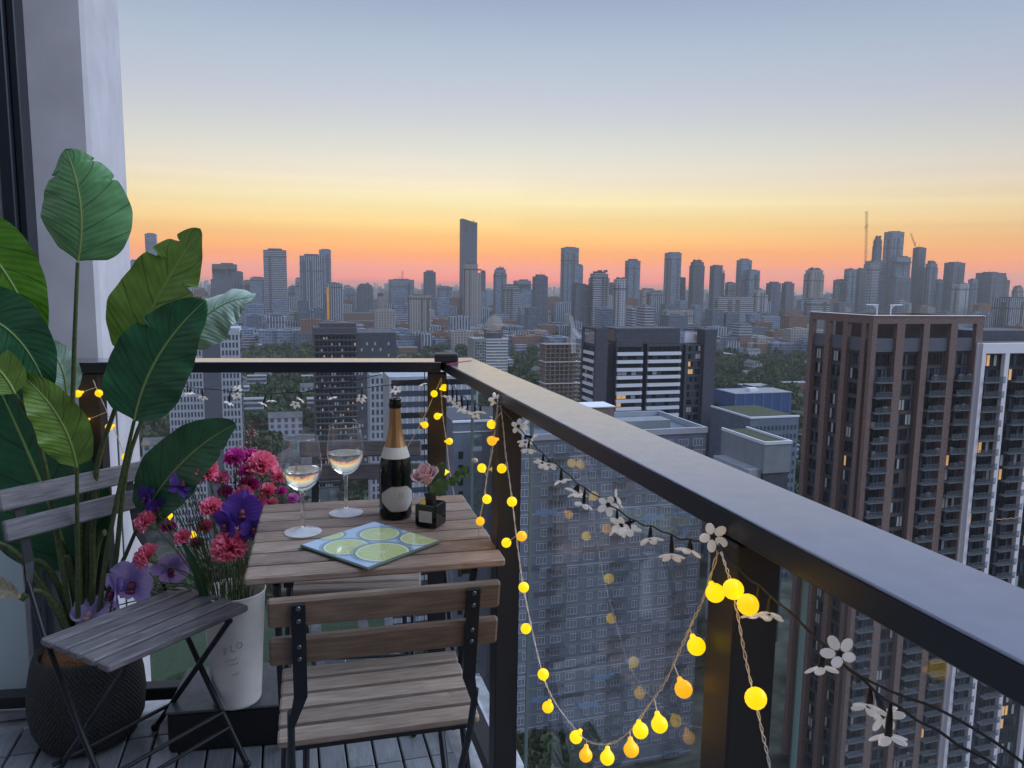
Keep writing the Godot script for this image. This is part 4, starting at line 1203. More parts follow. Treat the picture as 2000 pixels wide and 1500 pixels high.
var house_spots := []
var footprints := []     # [x, z, radius] kept free of trees
func clear_of(x: float, z: float) -> bool:
	if footprints.is_empty():
		footprints = [[-998, -2144, 22], [-1025, -2096, 16], [-767, -2060, 42], [-736, -2066, 21], [-699, -2036, 21], [-665, -2012, 27], [-553, -1800, 36], [-589, -2060, 17], [-563, -2024, 13], [-443, -1700, 34], [-494, -2036, 22], [-371, -1600, 25], [-384, -2000, 28], [-456, -2156, 22], [-385, -1250, 22], [-405, -1440, 19], [-380, -1430, 17], [-338, -1700, 87], [-302, -1560, 66], [-314, -2168, 44], [-227, -2096, 23], [-191, -2156, 27], [-164, -1350, 27], [-220, -1500, 22], [-114, -1950, 28], [-83, -1560, 24], [-75, -1900, 11], [-35, -2000, 23], [-7, -1745, 23], [24, -2012, 29], [51, -1500, 20], [64, -1700, 24], [146, -2036, 28], [174, -2042, 14], [130, -1500, 22], [165, -1500, 25], [242, -1900, 12], [179, -1300, 15], [291, -1900, 23], [353, -2036, 27], [311, -1700, 22], [419, -2048, 26], [448, -2054, 13], [483, -2048, 24], [538, -2048, 24], [576, -2060, 17], [614, -2072, 24], [633, -2060, 24], [485, -1700, 58], [574, -1800, 22], [671, -2000, 22], [711, -2006, 20], [788, -2036, 29], [564, -1750, 22], [612, -1700, 32], [445, -1250, 44], [463, -1560, 45], [675, -1720, 34], [320, -1500, 39], [889, -2120, 18], [914, -2108, 19], [955, -2132, 18], [1043, -2240, 32], [1043, -2240, 17], [1112, -2288, 30], [1101, -2216, 35], [1172, -2252, 21], [1197, -2228, 22], [1027, -2072, 35], [998, -2168, 24], [1215, -2144, 29], [1203, -2192, 15], [1175, -2036, 24], [1220, -2060, 16], [1287, -2084, 43], [1396, -2144, 18], [869, -1350, 32], [-118, -300, 30], [-50, -290, 20], [60, -150, 45], [105, -150, 40], [140, -150, 40], [60, -280, 50], [-21, -212, 19], [-88, -391, 17], [38, -570, 20], [199, -606, 35], [-22, -815, 26], [-6, -175, 16], [72, -226, 28], [92, -275, 20]]
		for q in [[Vector3(-54.22, -104, -232.2), 11.0, 560.0], [Vector3(-77.13, -104, -281.6), 300.0, 10.0], [Vector3(178.4, -104, -612.4), 12.0, 420.0], [Vector3(-104.8, -104, -517.5), 700.0, 11.0], [Vector3(-0.5323, -104, -1072), 1600.0, 14.0]]:
			var bb := grid_basis()
			var l: float = maxf(q[1], q[2])
			for k in int(l / 12.0) + 1:
				var o: float = -l / 2 + 12.0 * k
				var p: Vector3 = q[0] + bb * (Vector3(o, 0, 0) if q[1] > q[2] else Vector3(0, 0, o))
				footprints.append([p.x, p.z, minf(q[1], q[2]) / 2 + 7.0])
		for q in [[Vector3(-93.82, -104, -205.5), 70.0, 60.0], [Vector3(-41.85, -104, -218.3), 30.0, 24.0]]: footprints.append([q[0].x, q[0].z, minf(q[1], q[2]) * 0.6])
		var hg := RandomNumberGenerator.new()
		hg.seed = 41
		while house_spots.size() < 150:
			var hz := 360.0 + pow(hg.randf(), 1.3) * 1400.0
			var hx := hg.randf_range(-0.62, 0.68) * hz
			var free := true
			for f in footprints:
				if absf(f[0] - hx) < f[2] and absf(f[1] + hz) < f[2]: free = false
			if free:
				house_spots.append(Vector3(hx, hg.randf(), -hz))
				footprints.append([hx, 8.0 - hz, 17.0])
	for f in footprints:
		if absf(f[0] - x) < f[2] and absf(f[1] - z) < f[2]: return false
	return true

# ---------------------------------------------------------------- furniture
# folding slatted chair: origin on the floor under the rear edge of the seat, front towards +z
func make_chair(label: String, group: String, seat_m: Array, back_m: Array) -> Node3D:
	var t := thing("folding_chair", label, "chair", Vector3.ZERO, 0.0, group)
	for k in 5:
		var sh := Shape.new()
		sh.shift = Vector2(0.37 * k, 0.2 * k)
		sh.bar(Vector3(0, 0.441 + 0.003 * k * 0.4, 0.026 + 0.0575 * k), Vector3(0.388, 0.018, 0.0445), 0.004)
		obj("seat_slat", sh, seat_m[k % seat_m.size()], t)
	var lean := 0.20
	var bb := Basis(Vector3.RIGHT, -lean)
	for k in 2:
		var sh := Shape.new()
		sh.shift = Vector2(0.5 * k, 0.4 * k)
		sh.bar(Vector3(0, 0.764 - 0.074 * k, -0.138 + 0.0155 * k), Vector3(0.392, 0.053, 0.016), 0.004, bb)
		obj("back_slat", sh, back_m[k % back_m.size()], t)
	for s in [-1.0, 1.0]:
		var x: float = s * 0.147
		# flat bar behind the back slats, tapering into the rod that is the front leg
		var up := Shape.new()
		var top := Vector3(x, 0.782, -0.155)
		var low := Vector3(x, 0.60, -0.116)
		var thin := Vector3(x * 1.12, 0.53, -0.092)
		var wide := 0.0115
		up.box((top + low) / 2, Vector3(wide * 2, (top - low).length(), 0.005), Basis(Vector3.RIGHT, -0.21))
		up.quad(low + Vector3(wide, 0, -0.003), low + Vector3(-wide, 0, -0.003), thin + Vector3(-0.005, 0, -0.003), thin + Vector3(0.005, 0, -0.003))
		up.quad(low + Vector3(-wide, 0, 0.003), low + Vector3(wide, 0, 0.003), thin + Vector3(0.005, 0, 0.003), thin + Vector3(-0.005, 0, 0.003))
		up.tube([thin + Vector3(0, 0.03, 0), Vector3(x * 1.14, 0.44, -0.03), Vector3(x * 1.16, 0.22, 0.12), Vector3(x * 1.18, 0.012, 0.275)], [0.0065, 0.007, 0.0075, 0.008], 8)
		obj("front_leg", up, M.steel, t)
		for y in [0.776, 0.752, 0.702, 0.678]:
			var sc := Shape.new()
			var zc: float = -0.155 + (0.782 - y) * 0.214 - 0.004
			sc.ball(Vector3(x, y, zc), 0.0042, Vector3(1, 1, 0.45), 8, 5)
			obj("screw", sc, M.screw, t)
		var rear := Shape.new()
		rear.tube([Vector3(x * 0.97, 0.425, 0.262), Vector3(x * 1.0, 0.22, 0.09), Vector3(x * 1.02, 0.012, -0.085)], 0.0075, 8)
		rear.tube([Vector3(x * 0.97, 0.427, 0.01), Vector3(x * 0.97, 0.427, 0.27)], 0.007, 6)
		obj("rear_leg", rear, M.steel, t)
		var foot := Shape.new()
		foot.ball(Vector3(x * 1.18, 0.011, 0.277), 0.011, Vector3(1, 1, 1), 8, 6)
		foot.ball(Vector3(x * 1.02, 0.011, -0.087), 0.011, Vector3(1, 1, 1), 8, 6)
		obj("rubber_foot", foot, M.steel, t)
	for q in [[0.427, 0.012], [0.10, -0.02], [0.10, 0.215], [0.135, 0.19]]:
		obj("crossbar", Shape.new().tube([Vector3(-0.172, q[0], q[1]), Vector3(0.172, q[0], q[1])], 0.0055, 6), M.steel, t)
	return t

func furniture() -> void:
	var a := make_chair("brown slatted folding chair in front of the table, back towards the viewer", "folding bistro chairs", M.seat_wood, M.back_wood)
	a.position = Vector3(-0.242, 0, -1.386); a.rotation.y = 3.398
	var b := make_chair("grey weathered folding chair standing over the dark plant pot", "folding bistro chairs", M.old_wood, M.old_wood)
	b.position = Vector3(-1.026, 0, -1.91); b.rotation.y = 1.039
	var d := make_chair("folding chair on the far side of the table, half hidden by the wine glasses", "folding bistro chairs", M.seat_wood, M.old_wood)
	d.position = Vector3(-0.475, 0, -2.33); d.rotation.y = 0.12
	# the table
	var t := thing("bistro_table", "square brown slatted wooden bistro table on thin dark steel legs", "table", Vector3(-0.342, 0, -1.84), 0.245)
	for k in 7:
		var sh := Shape.new()
		sh.shift = Vector2(0.41 * k, 0.23 * k)
		sh.bar(Vector3(0, 0.690, -0.2355 + 0.0785 * k), Vector3(0.553, 0.019, 0.064), 0.004)
		obj("table_slat", sh, M.table_wood[(k * 2) % 3], t)
	for s in [-1.0, 1.0]:
		var fr := Shape.new()
		fr.box(Vector3(s * 0.19, 0.672, 0), Vector3(0.02, 0.016, 0.5))
		obj("table_frame", fr, M.steel, t)
		for e in [-1.0, 1.0]:
			var leg := Shape.new()
			var x: float = s * (0.215 if e > 0 else 0.2)
			leg.tube([Vector3(x, 0.665, e * 0.22), Vector3(x * 1.05, 0.33, 0), Vector3(x * 1.1, 0.012, -e * 0.235)], 0.0085, 8)
			obj("leg", leg, M.steel, t)
	for z in [-0.2, 0.2]:
		obj("crossbar", Shape.new().tube([Vector3(-0.23, 0.06, z), Vector3(0.23, 0.06, z)], 0.006, 6), M.steel, t)
	# low black box that carries the flower bucket
	var st := thing("black_step_box", "low black plastic box on the deck under the flower bucket", "box", Vector3(-0.805, 0, -2.125), 0.167)
	obj("body", Shape.new().bar(Vector3(0, 0.058, 0), Vector3(0.31, 0.116, 0.25), 0.006), M.black_plastic, st)
	obj("lid", Shape.new().bar(Vector3(0, 0.119, 0), Vector3(0.318, 0.008, 0.258), 0.003), M.black_lid, st)

func table_things() -> void:
	M.foil = tri_noise(mat(s8(186, 146, 100), 0.34, 0.7), 0.08, 0.25, 14.0, 8)
	M.foil.heightmap_enabled = true
	M.foil.heightmap_texture = M.foil.albedo_texture
	M.foil.heightmap_scale = 0.06
	var at := Vector3(-0.299, 0.7, -1.945)
	var b := thing("wine_bottle", "dark green sparkling wine bottle with gold foil neck and white label", "bottle", at)
	var body := [Vector2(0.0, 0.004), Vector2(0.02, 0.004), Vector2(0.036, 0.0), Vector2(0.0405, 0.004), Vector2(0.042, 0.012), Vector2(0.042, 0.115), Vector2(0.0412, 0.13), Vector2(0.0385, 0.15), Vector2(0.034, 0.168), Vector2(0.0285, 0.185), Vector2(0.023, 0.203), Vector2(0.0185, 0.222), Vector2(0.0160, 0.24), Vector2(0.0148, 0.262), Vector2(0.0140, 0.285), Vector2(0.0137, 0.29)]
	obj("bottle_glass", Shape.new().lathe(body, 40), M.bottle, b)
	var foil := []
	for p in body:
		if p.y >= 0.182: foil.append(p + Vector2(0.0006, 0))
	foil.append(Vector2(0.0130, 0.294))
	obj("gold_foil", Shape.new().lathe(foil, 40), M.foil, b)
	var collar := []
	for k in 9:
		var y := 0.160 + 0.0035 * k
		var rr := 0.0
		for q in body.size() - 1:
			if y >= body[q].y and y <= body[q + 1].y:
				rr = lerpf(body[q].x, body[q + 1].x, (y - body[q].y) / (body[q + 1].y - body[q].y))
		collar.append(Vector2(rr + 0.0011, y))
	obj("neck_collar", Shape.new().lathe(collar, 40), M.paper, b)
	obj("lip", Shape.new().lathe([Vector2(0.0138, 0.286), Vector2(0.0162, 0.289), Vector2(0.0166, 0.298), Vector2(0.0150, 0.302), Vector2(0.0152, 0.309), Vector2(0.0148, 0.312), Vector2(0.0118, 0.312), Vector2(0.0105, 0.296), Vector2(0.0, 0.294)], 32), M.bottle, b)
	# six-sided paper label that hugs the glass
	var rows := []
	for i in 13:
		var v := float(i) / 12
		var row := []
		for k in 25:
			var s := float(k) / 12 - 1.0
			var reach := 1.0 - 0.0 * v
			var lowest := 0.024 + maxf(0.0, absf(s) - 0.40) * 0.040
			var highest := 0.090 - maxf(0.0, absf(s) - 0.40) * 0.036
			var ang := s * 1.22 + 0.38
			row.append(Vector3(sin(ang) * 0.0425, lerpf(lowest, highest, v), cos(ang) * 0.0425) * Vector3(reach, 1, reach))
		rows.append(row)
	obj("label", Shape.new().sheet(rows), M.label, b)
	# two wine glasses
	M.bowl = mat(Color(0.9, 0.95, 1.0, 0.02), 0.0)
	M.bowl.transparency = BaseMaterial3D.TRANSPARENCY_ALPHA
	M.whitened_foot = mat(Color(0.92, 0.93, 0.96, 0.42), 0.06)  # white put into clear glass to stand for sky light in the foot
	M.whitened_foot.transparency = BaseMaterial3D.TRANSPARENCY_ALPHA
	M.crystal = mat(Color(1, 1, 1, 0.0), 0.0)
	M.crystal.refraction_enabled = true
	M.crystal.refraction_scale = 0.05
	M.crystal.transparency = BaseMaterial3D.TRANSPARENCY_ALPHA
	M.wine = mat(Color(1.0, 0.985, 0.93, 0.0), 0.0)
	M.wine.refraction_enabled = true
	M.wine.refraction_scale = 0.033
	M.wine.transparency = BaseMaterial3D.TRANSPARENCY_ALPHA
	wine_glass(Vector3(-0.503, 0.7, -1.804), 0.133, "nearer wine glass of white wine, at the left edge of the table", 0.4)
	wine_glass(Vector3(-0.433, 0.7, -1.966), 0.139, "farther wine glass of white wine, just left of the bottle", 1.9)
	# glass board printed with slices of lime
	var tv := thing("lime_trivet", "square glass board printed with lime slices at the table's front edge", "board", Vector3(-0.321, 0.7, -1.716), -0.65)
	var bd := Shape.new()
	bd.bar(Vector3(0, 0.0052, 0), Vector3(0.228, 0.0054, 0.228), 0.0016)
	obj("board", bd, M.trivet_edge, tv)
	var pr := Shape.new()
	var h := 0.228 / 2 - 0.0035
	pr.sheet([[Vector3(-h, 0.0083, h), Vector3(h, 0.0083, h)], [Vector3(-h, 0.0083, -h), Vector3(h, 0.0083, -h)]])
	obj("lime_print", pr, M.limes, tv)
	var pads := Shape.new()
	for x in [-0.08, 0.08]:
		for z in [-0.08, 0.08]:
			pads.lathe([Vector2(0.006, 0.0), Vector2(0.006, 0.0026)], 10, Vector3(x, 0, z))
	obj("rubber_pad", pads, M.black_plastic, tv)
	# square black diffuser bottle with a white label; the rose stands in its neck
	var vs := thing("black_cube_vase", "small square black glass vase with a white label right of the bottle", "vase", Vector3(-0.2, 0.7, -1.875), -0.36)
	obj("body", Shape.new().bar(Vector3(0, 0.031, 0), Vector3(0.058, 0.058, 0.058), 0.003), M.black_glass, vs)
	obj("neck", Shape.new().lathe([Vector2(0.013, 0.06), Vector2(0.0125, 0.066), Vector2(0.0138, 0.067), Vector2(0.0138, 0.084), Vector2(0.010, 0.0845), Vector2(0.009, 0.07), Vector2(0.0, 0.07)], 24), M.black_plastic, vs)
	var lb := Shape.new()
	lb.box(Vector3(0, 0.030, 0.0293), Vector3(0.036, 0.029, 0.0006))
	obj("label", lb, M.paper_print, vs)
	rose(Vector3(-0.2, 0.775, -1.875))

func wine_glass(at: Vector3, fill: float, label: String, turn: float) -> void:
	var g := thing("wine_glass", label, "wine glass", at, turn, "wine glasses on the table")
	g.scale = Vector3.ONE * 1.18
	var foot := [Vector2(0.0, 0.0005), Vector2(0.037, 0.0005), Vector2(0.0382, 0.0016), Vector2(0.037, 0.0028), Vector2(0.026, 0.0046), Vector2(0.014, 0.0075), Vector2(0.006, 0.0125), Vector2(0.0042, 0.02), Vector2(0.0037, 0.045), Vector2(0.0037, 0.068), Vector2(0.0046, 0.080), Vector2(0.0075, 0.0868), Vector2(0.0, 0.0872)]
	obj("foot", Shape.new().lathe(foot.slice(0, 7), 40), M.whitened_foot, g)
	obj("stem", Shape.new().lathe([Vector2(0.0, 0.0126)] + foot.slice(6), 24), M.crystal, g)
	var bowl := [Vector2(0.0, 0.0885), Vector2(0.008, 0.0888), Vector2(0.018, 0.0935), Vector2(0.028, 0.103), Vector2(0.0350, 0.1145), Vector2(0.0392, 0.127), Vector2(0.0408, 0.139), Vector2(0.0404, 0.152), Vector2(0.0385, 0.168), Vector2(0.0360, 0.184), Vector2(0.0338, 0.199)]
	obj("bowl", Shape.new().lathe(bowl, 48), M.bowl, g)
	var rim := Shape.new()
	var ring := []
	for k in 41:
		ring.append(Vector3(sin(TAU * k / 40) * 0.0338, 0.1992, cos(TAU * k / 40) * 0.0338))
	rim.tube(ring, 0.0006, 6, false)
	obj("rim", rim, M.crystal, g)
	var w := [Vector2(0.0, 0.0897)]
	var last := Vector2.ZERO
	for k in range(1, bowl.size()):
		var p: Vector2 = bowl[k] + Vector2(-0.0008, 0.0008)
		if p.y < fill:
			w.append(p)
			last = bowl[k]
		else:
			var q: Vector2 = bowl[k - 1]
			var rr := lerpf(q.x, bowl[k].x, (fill - q.y) / (bowl[k].y - q.y)) - 0.0007
			w.append(Vector2(rr, fill))
			w.append(Vector2(rr - 0.0012, fill - 0.0009))
			break
	w.append(Vector2(0.0, fill - 0.0009))
	obj("wine", Shape.new().lathe(w, 48), M.wine, g)

func rose(at: Vector3) -> void:
	var t := thing("pink_rose", "single pale pink rose with green leaves standing in the black vase", "rose", at)
	var stem := Shape.new()
	stem.tube([Vector3(0, -0.004, 0), Vector3(-0.002, 0.02, 0.0), Vector3(-0.006, 0.034, 0.002)], 0.0022, 6)
	obj("stem", stem, M.stem, t)
	var c := Vector3(-0.008, 0.038, 0.003)
	var tiltb := Basis(Vector3(0, 0, 1), 0.25) * Basis(Vector3(1, 0, 0), 0.3)
	# petals: cups in whorls, opening outwards
	var whorls := [[3, 0.008, 0.050, 0.05], [4, 0.013, 0.052, 0.2], [5, 0.018, 0.050, 0.4], [5, 0.022, 0.044, 0.8]]
	var seed_ := 0
	for w in whorls:
		for k in w[0]:
			seed_ += 1
			var a: float = TAU * k / w[0] + seed_ * 0.37
			var rows := []
			for i in 7:
				var v := float(i) / 6
				var row := []
				for j in 7:
					var s := float(j) / 3 - 1.0
					var rad: float = w[1] * (0.35 + 0.75 * sin(minf(v * 1.25, 1.0) * PI / 2)) + w[3] * 0.013 * v * v + 0.0025 * absf(s) * v
					var spread: float = 1.15 * sin(PI * (0.18 + 0.72 * v)) * (1.25 if w[0] < 5 else 1.0)
					var ang: float = a + s * spread
					var y: float = w[2] * v * (1.0 - 0.12 * s * s) - (w[3] * 0.010 * maxf(0, v - 0.6) * 3.0)
					row.append(c + tiltb * Vector3(sin(ang) * rad, y - 0.004, cos(ang) * rad))
				rows.append(row)
			obj("petal", Shape.new().sheet(rows), M.rose_pink, t)
	for q in [[Vector3(0.006, 0.006, 0.004), Vector3(0.048, 0.040, 0.0), 0.021], [Vector3(0.0, 0.03, -0.014), Vector3(0.034, 0.082, -0.014), 0.020], [Vector3(0.045, 0.026, -0.015), Vector3(0.078, 0.044, -0.02), 0.012], [Vector3(0.06, 0.04, -0.025), Vector3(0.094, 0.070, -0.03), 0.011], [Vector3(0.07, 0.05, -0.03), Vector3(0.100, 0.048, -0.03), 0.012]]:
		obj("leaf", blade(q[0], q[0].lerp(q[1], 0.5) + Vector3(0, 0.010, 0), q[1], q[2], Vector3(0.1, 0.25, 1), 0.2, 0.002, [], 14), M.rose_leaf, t)
	var twig := Shape.new()
	twig.tube(bez(Vector3(0, 0, 0), Vector3(0.04, 0.01, -0.02), Vector3(0.085, 0.07, -0.035)), 0.0012, 5)
	obj("twig", twig, M.stem, t)
	obj("bud", Shape.new().ball(Vector3(0.108, 0.085, -0.035), 0.009, Vector3(1, 0.8, 0.8), 10, 7), M.paper, t)

# ---------------------------------------------------------------- plants
# a leaf blade as a shallow curved sheet with real thickness left out only at its rim: midrib base > ctrl > tip
func blade(base: Vector3, ctrl: Vector3, tip: Vector3, half: float, facing: Vector3, fold: float, wave: float, tears: Array, n := 56, shape := 0.62, curl := 0.0) -> Shape:
	var rows := []
	var ph := base.x * 37.0 + tip.y * 23.0
	for i in n + 1:
		var t := float(i) / n
		var c := base.lerp(ctrl, t).lerp(ctrl.lerp(tip, t), t)
		var d := ((ctrl - base) * (1 - t) + (tip - ctrl) * t).normalized()
		var side := d.cross(facing).normalized()
		var up := side.cross(d).normalized()
		var w := half * pow(maxf(sin(PI * pow(t, shape)), 0.0), 0.62)
		if t < 0.04: w *= t / 0.04
		var row := []
		for k in 13:
			var s := float(k) / 6 - 1.0
			var e := absf(s)
			var ww := w
			for q in tears:
				if q[1] * s > 0.05:
					ww *= 1.0 - q[2] * exp(-pow((t - q[0] - 0.05 * (1 - e)) / 0.011, 2.0)) * smoothstep(0.15, 1.0, e)
			var lift := fold * e * w - curl * e * e * w + wave * sin(t * 17.0 + ph + signf(s) * 0.9) * e * e + wave * 0.3 * sin(t * 41.0 + ph * 2.0) * e
			# side veins sweep towards the tip
			row.append(c + side * s * ww + d * (0.10 * w * e) + up * lift)
		rows.append(row)
	return Shape.new().sheet(rows)

func leaf_material(a: Color, b: Color, under: float) -> StandardMaterial3D:
	var m := mat(Color.WHITE, 0.42)
	var blot := noise(0.018, 3, int(a.g * 100))
	m.albedo_texture = texture(192, 384, func(x, y):
		var s: float = absf(x / 95.5 - 1.0)
		var t: float = y / 383.0
		var line: float = 0.55 * sin((t * 60.0 - s * 9.0) * 2.0)
		var thick: float = sin((t * 5.0 - s * 1.1) * TAU)
		var f := 0.5 + 0.22 * line + 0.35 * blot.get_noise_2d(x * 1.5, y * 0.8)
		var c := a.lerp(b, clampf(f, 0, 1))
		if thick > 0.985: c = c * 0.72
		if s < 0.035: c = c.lerp(Color(0.62, 0.68, 0.35), 0.75)
		return c)
	m.heightmap_enabled = true
	m.heightmap_texture = texture(192, 384, func(x, y):
		var s: float = absf(x / 95.5 - 1.0)
		var t: float = y / 383.0
		var hh: float = 0.5 + 0.22 * sin((t * 60.0 - s * 9.0) * 2.0)
		if sin((t * 5.0 - s * 1.1) * TAU) > 0.97: hh -= 0.3
		if s < 0.05: hh = 0.9
		return Color(hh, hh, hh))
	m.heightmap_scale = 0.12
	m.metallic_specular = 0.5
	m.backlight_enabled = true
	m.backlight = Color(0.62, 0.75, 0.22) * under
	return m

func big_leaf(p: Node3D, b: Vector3, c: Vector3, t: Vector3, half: float, facing: Vector3, fold: float, wave: float, tears: Array, m: Material, stalk: Array, curl := 0.0) -> void:
	var o := p.position
	var l := obj("leaf", blade(b - o, c - o, t - o, half, facing, fold, wave, tears, 70, 0.66, curl), m, p)
	var rib := Shape.new()
	var pts := bez(b - o, c - o, t - o, 14)
	var rad := []
	for i in pts.size():
		rad.append(lerpf(0.0034, 0.0007, float(i) / (pts.size() - 1)))
	rib.tube(pts, rad, 6)
	obj("midrib", rib, M.midrib, l)
	if stalk.size():
		var q := []
		for s in stalk: q.append(s - o)
		var line := smooth_path(q, 6)
		var rr := []
		for i in line.size():
			rr.append(lerpf(0.0085, 0.0045, float(i) / (line.size() - 1)))
		obj("stalk", Shape.new().tube(line, rr, 8), M.stalk, p)

func plant() -> void:
	M.leaf_mid = leaf_material(s8(84, 132, 80), s8(110, 158, 106), 0.5)
	M.leaf_olive = leaf_material(s8(92, 122, 46), s8(118, 144, 62), 0.8)
	M.leaf_dark = leaf_material(s8(30, 78, 48), s8(46, 100, 60), 0.3)
	M.leaf_pale = leaf_material(s8(150, 178, 160), s8(190, 210, 196), 0.4)  # pale leaves, lightened further to hold a silver highlight
	M.leaf_pale.roughness = 0.28
	M.leaf_lime = leaf_material(s8(72, 118, 24), s8(94, 144, 40), 0.9)
	M.midrib = mat(s8(128, 146, 84), 0.5)
	M.stalk = tri_noise(mat(s8(92, 108, 62), 0.5), 0.03, 0.4, 8.0, 31)
	M.pot = mat(s8(48, 49, 50), 0.85)
	M.pot.heightmap_enabled = true
	M.pot.heightmap_texture = texture(128, 128, func(x, y):
		var a := 0.5 + 0.5 * sin((x + (16.0 if (y / 16) % 2 == 0 else 0.0)) * TAU / 32.0) * absf(sin(y * PI / 16.0))
		return Color(a, a, a))
	M.pot.heightmap_scale = 0.5
	M.pot.uv1_scale = Vector3(20, 16, 1)
	M.coir = tri_noise(mat(s8(150, 100, 62), 0.95), 0.09, 0.6, 6.0, 33)
	var at := Vector3(-1.2, 0, -2.06)
	var pot := thing("plant_pot", "dark woven round plant pot with coir on top, under the grey chair", "pot", at)
	obj("pot_body", Shape.new().lathe([Vector2(0.0, 0.002), Vector2(0.105, 0.002), Vector2(0.125, 0.012), Vector2(0.145, 0.06), Vector2(0.152, 0.12), Vector2(0.148, 0.18), Vector2(0.138, 0.235), Vector2(0.128, 0.265), Vector2(0.122, 0.27), Vector2(0.115, 0.262), Vector2(0.112, 0.235)], 40), M.pot, pot)
	var soil := Shape.new()
	soil.lathe([Vector2(0.114, 0.236), Vector2(0.105, 0.262), Vector2(0.08, 0.278), Vector2(0.04, 0.284), Vector2(0.0, 0.286)], 28)
	for k in 90:
		var a := rng.randf() * TAU
		var r := sqrt(rng.randf()) * 0.1
		var p := Vector3(cos(a) * r, 0.283 - r * r * 2.0, sin(a) * r)
		var d := Vector3(rng.randf_range(-1, 1), rng.randf_range(0, 0.5), rng.randf_range(-1, 1)) * 0.02
		soil.tube([p - d * 0.5, p + d * 0.3 + Vector3(0, 0.006, 0), p + d], 0.0011, 4)
	obj("coir", soil, M.coir, pot)
	# the artificial bird-of-paradise plant stands in the pot
	var p := thing("banana_leaf_plant", "tall leafy plant with large paddle shaped leaves in the dark pot", "plant", at + Vector3(0, 0.27, 0))
	var v := Vector3(0.05, 0.25, 1.0)
	big_leaf(p, Vector3(-1.111, 1.348, -1.98), Vector3(-1.069, 1.494, -1.97), Vector3(-1.137, 1.627, -2), 0.114, v, 0.10, 0.004, [[0.8, -1.0, 0.25], [0.84, 1.0, 0.2], [0.66, 1.0, 0.15]], M.leaf_mid, [Vector3(-1.2, 0.26, -2.06), Vector3(-1.178, 0.8172, -2.02), Vector3(-1.15, 1.069, -2), Vector3(-1.112, 1.345, -1.98)], 0.35)
	big_leaf(p, Vector3(-0.9808, 1.095, -1.97), Vector3(-0.9219, 1.248, -1.95), Vector3(-0.7908, 1.433, -1.97), 0.108, Vector3(-0.1, 0.15, 1), 0.12, 0.006, [[0.72, -1.0, 0.5], [0.86, -1.0, 0.6], [0.66, 1.0, 0.45]], M.leaf_olive, [Vector3(-1.18, 0.26, -2.06), Vector3(-1.124, 0.7473, -2.02), Vector3(-1.048, 0.9621, -2), Vector3(-0.9808, 1.095, -1.97)], 0.00)
	big_leaf(p, Vector3(-0.9583, 0.9477, -1.92), Vector3(-0.9106, 1.123, -1.9), Vector3(-0.7647, 1.256, -1.92), 0.100, Vector3(0.05, 0.1, 1), 0.16, 0.006, [[0.62, -1.0, 0.3]], M.leaf_dark, [Vector3(-1.17, 0.26, -2.06), Vector3(-1.097, 0.5391, -2), Vector3(-1.014, 0.8064, -1.96), Vector3(-0.9583, 0.9477, -1.92)], 0.00)
	big_leaf(p, Vector3(-0.8704, 1.138, -2), Vector3(-0.784, 1.261, -2.03), Vector3(-0.6689, 1.263, -2), 0.082, Vector3(0.1, 0.75, 0.65), 0.18, 0.006, [[0.7, 1.0, 0.2], [0.8, 1.0, 0.25]], M.leaf_pale, [Vector3(-1.17, 0.26, -2.06), Vector3(-1.096, 0.4945, -2.04), Vector3(-1.026, 0.8454, -2.03), Vector3(-0.8704, 1.138, -2)], 0.50)
	big_leaf(p, Vector3(-1.002, 0.6605, -2.02), Vector3(-0.8823, 0.8542, -2), Vector3(-0.7202, 0.9323, -1.98), 0.088, Vector3(-0.2, 0.3, 1), 0.14, 0.005, [[0.8, 1.0, 0.2]], M.leaf_dark, [Vector3(-1.17, 0.26, -2.06), Vector3(-1.109, 0.4498, -2.04), Vector3(-1.056, 0.5504, -2.03), Vector3(-1.002, 0.6605, -2.02)], 0.00)
	big_leaf(p, Vector3(-1.35, 1.441, -1.9), Vector3(-1.227, 1.332, -1.9), Vector3(-1.173, 1.142, -1.9), 0.085, Vector3(0.3, 0.1, 1), 0.10, 0.004, [], M.leaf_lime, [], 0.00)
	big_leaf(p, Vector3(-1.339, 1.219, -1.86), Vector3(-1.19, 1.221, -1.86), Vector3(-1.146, 1.016, -1.88), 0.085, Vector3(0.2, 0.2, 1), 0.15, 0.006, [], M.leaf_dark, [], 0.00)
	big_leaf(p, Vector3(-1.088, 0.8357, -1.88), Vector3(-1.088, 0.972, -1.86), Vector3(-1.203, 1.074, -1.86), 0.060, Vector3(0.25, 0.2, 1), 0.30, 0.008, [[0.55, 1.0, 0.2]], M.leaf_olive, [Vector3(-1.22, 0.26, -2.06), Vector3(-1.161, 0.517, -1.98), Vector3(-1.088, 0.8357, -1.88)], 0.00)
	big_leaf(p, Vector3(-1.22, 0.9889, -2.08), Vector3(-1.214, 1.088, -2.08), Vector3(-1.288, 1.139, -2.08), 0.045, Vector3(0.3, 0.4, 1), 0.20, 0.004, [], M.leaf_pale, [], 0.00)
	big_leaf(p, Vector3(-1.251, 0.4708, -2.11), Vector3(-1.299, 0.7082, -2.1), Vector3(-1.405, 1.06, -2.05), 0.165, Vector3(0.15, 0.2, 1), 0.10, 0.006, [], M.leaf_dark, [Vector3(-1.22, 0.26, -2.06), Vector3(-1.229, 0.3616, -2.1), Vector3(-1.251, 0.4708, -2.11)], 0.00)
	big_leaf(p, Vector3(-1.203, 1.024, -1.84), Vector3(-1.24, 1.111, -1.84), Vector3(-1.307, 1.122, -1.84), 0.050, Vector3(0.3, 0.3, 1), 0.20, 0.004, [], M.leaf_olive, [Vector3(-1.23, 0.26, -2.06), Vector3(-1.214, 0.8331, -1.95), Vector3(-1.203, 1.024, -1.84)], 0.00)
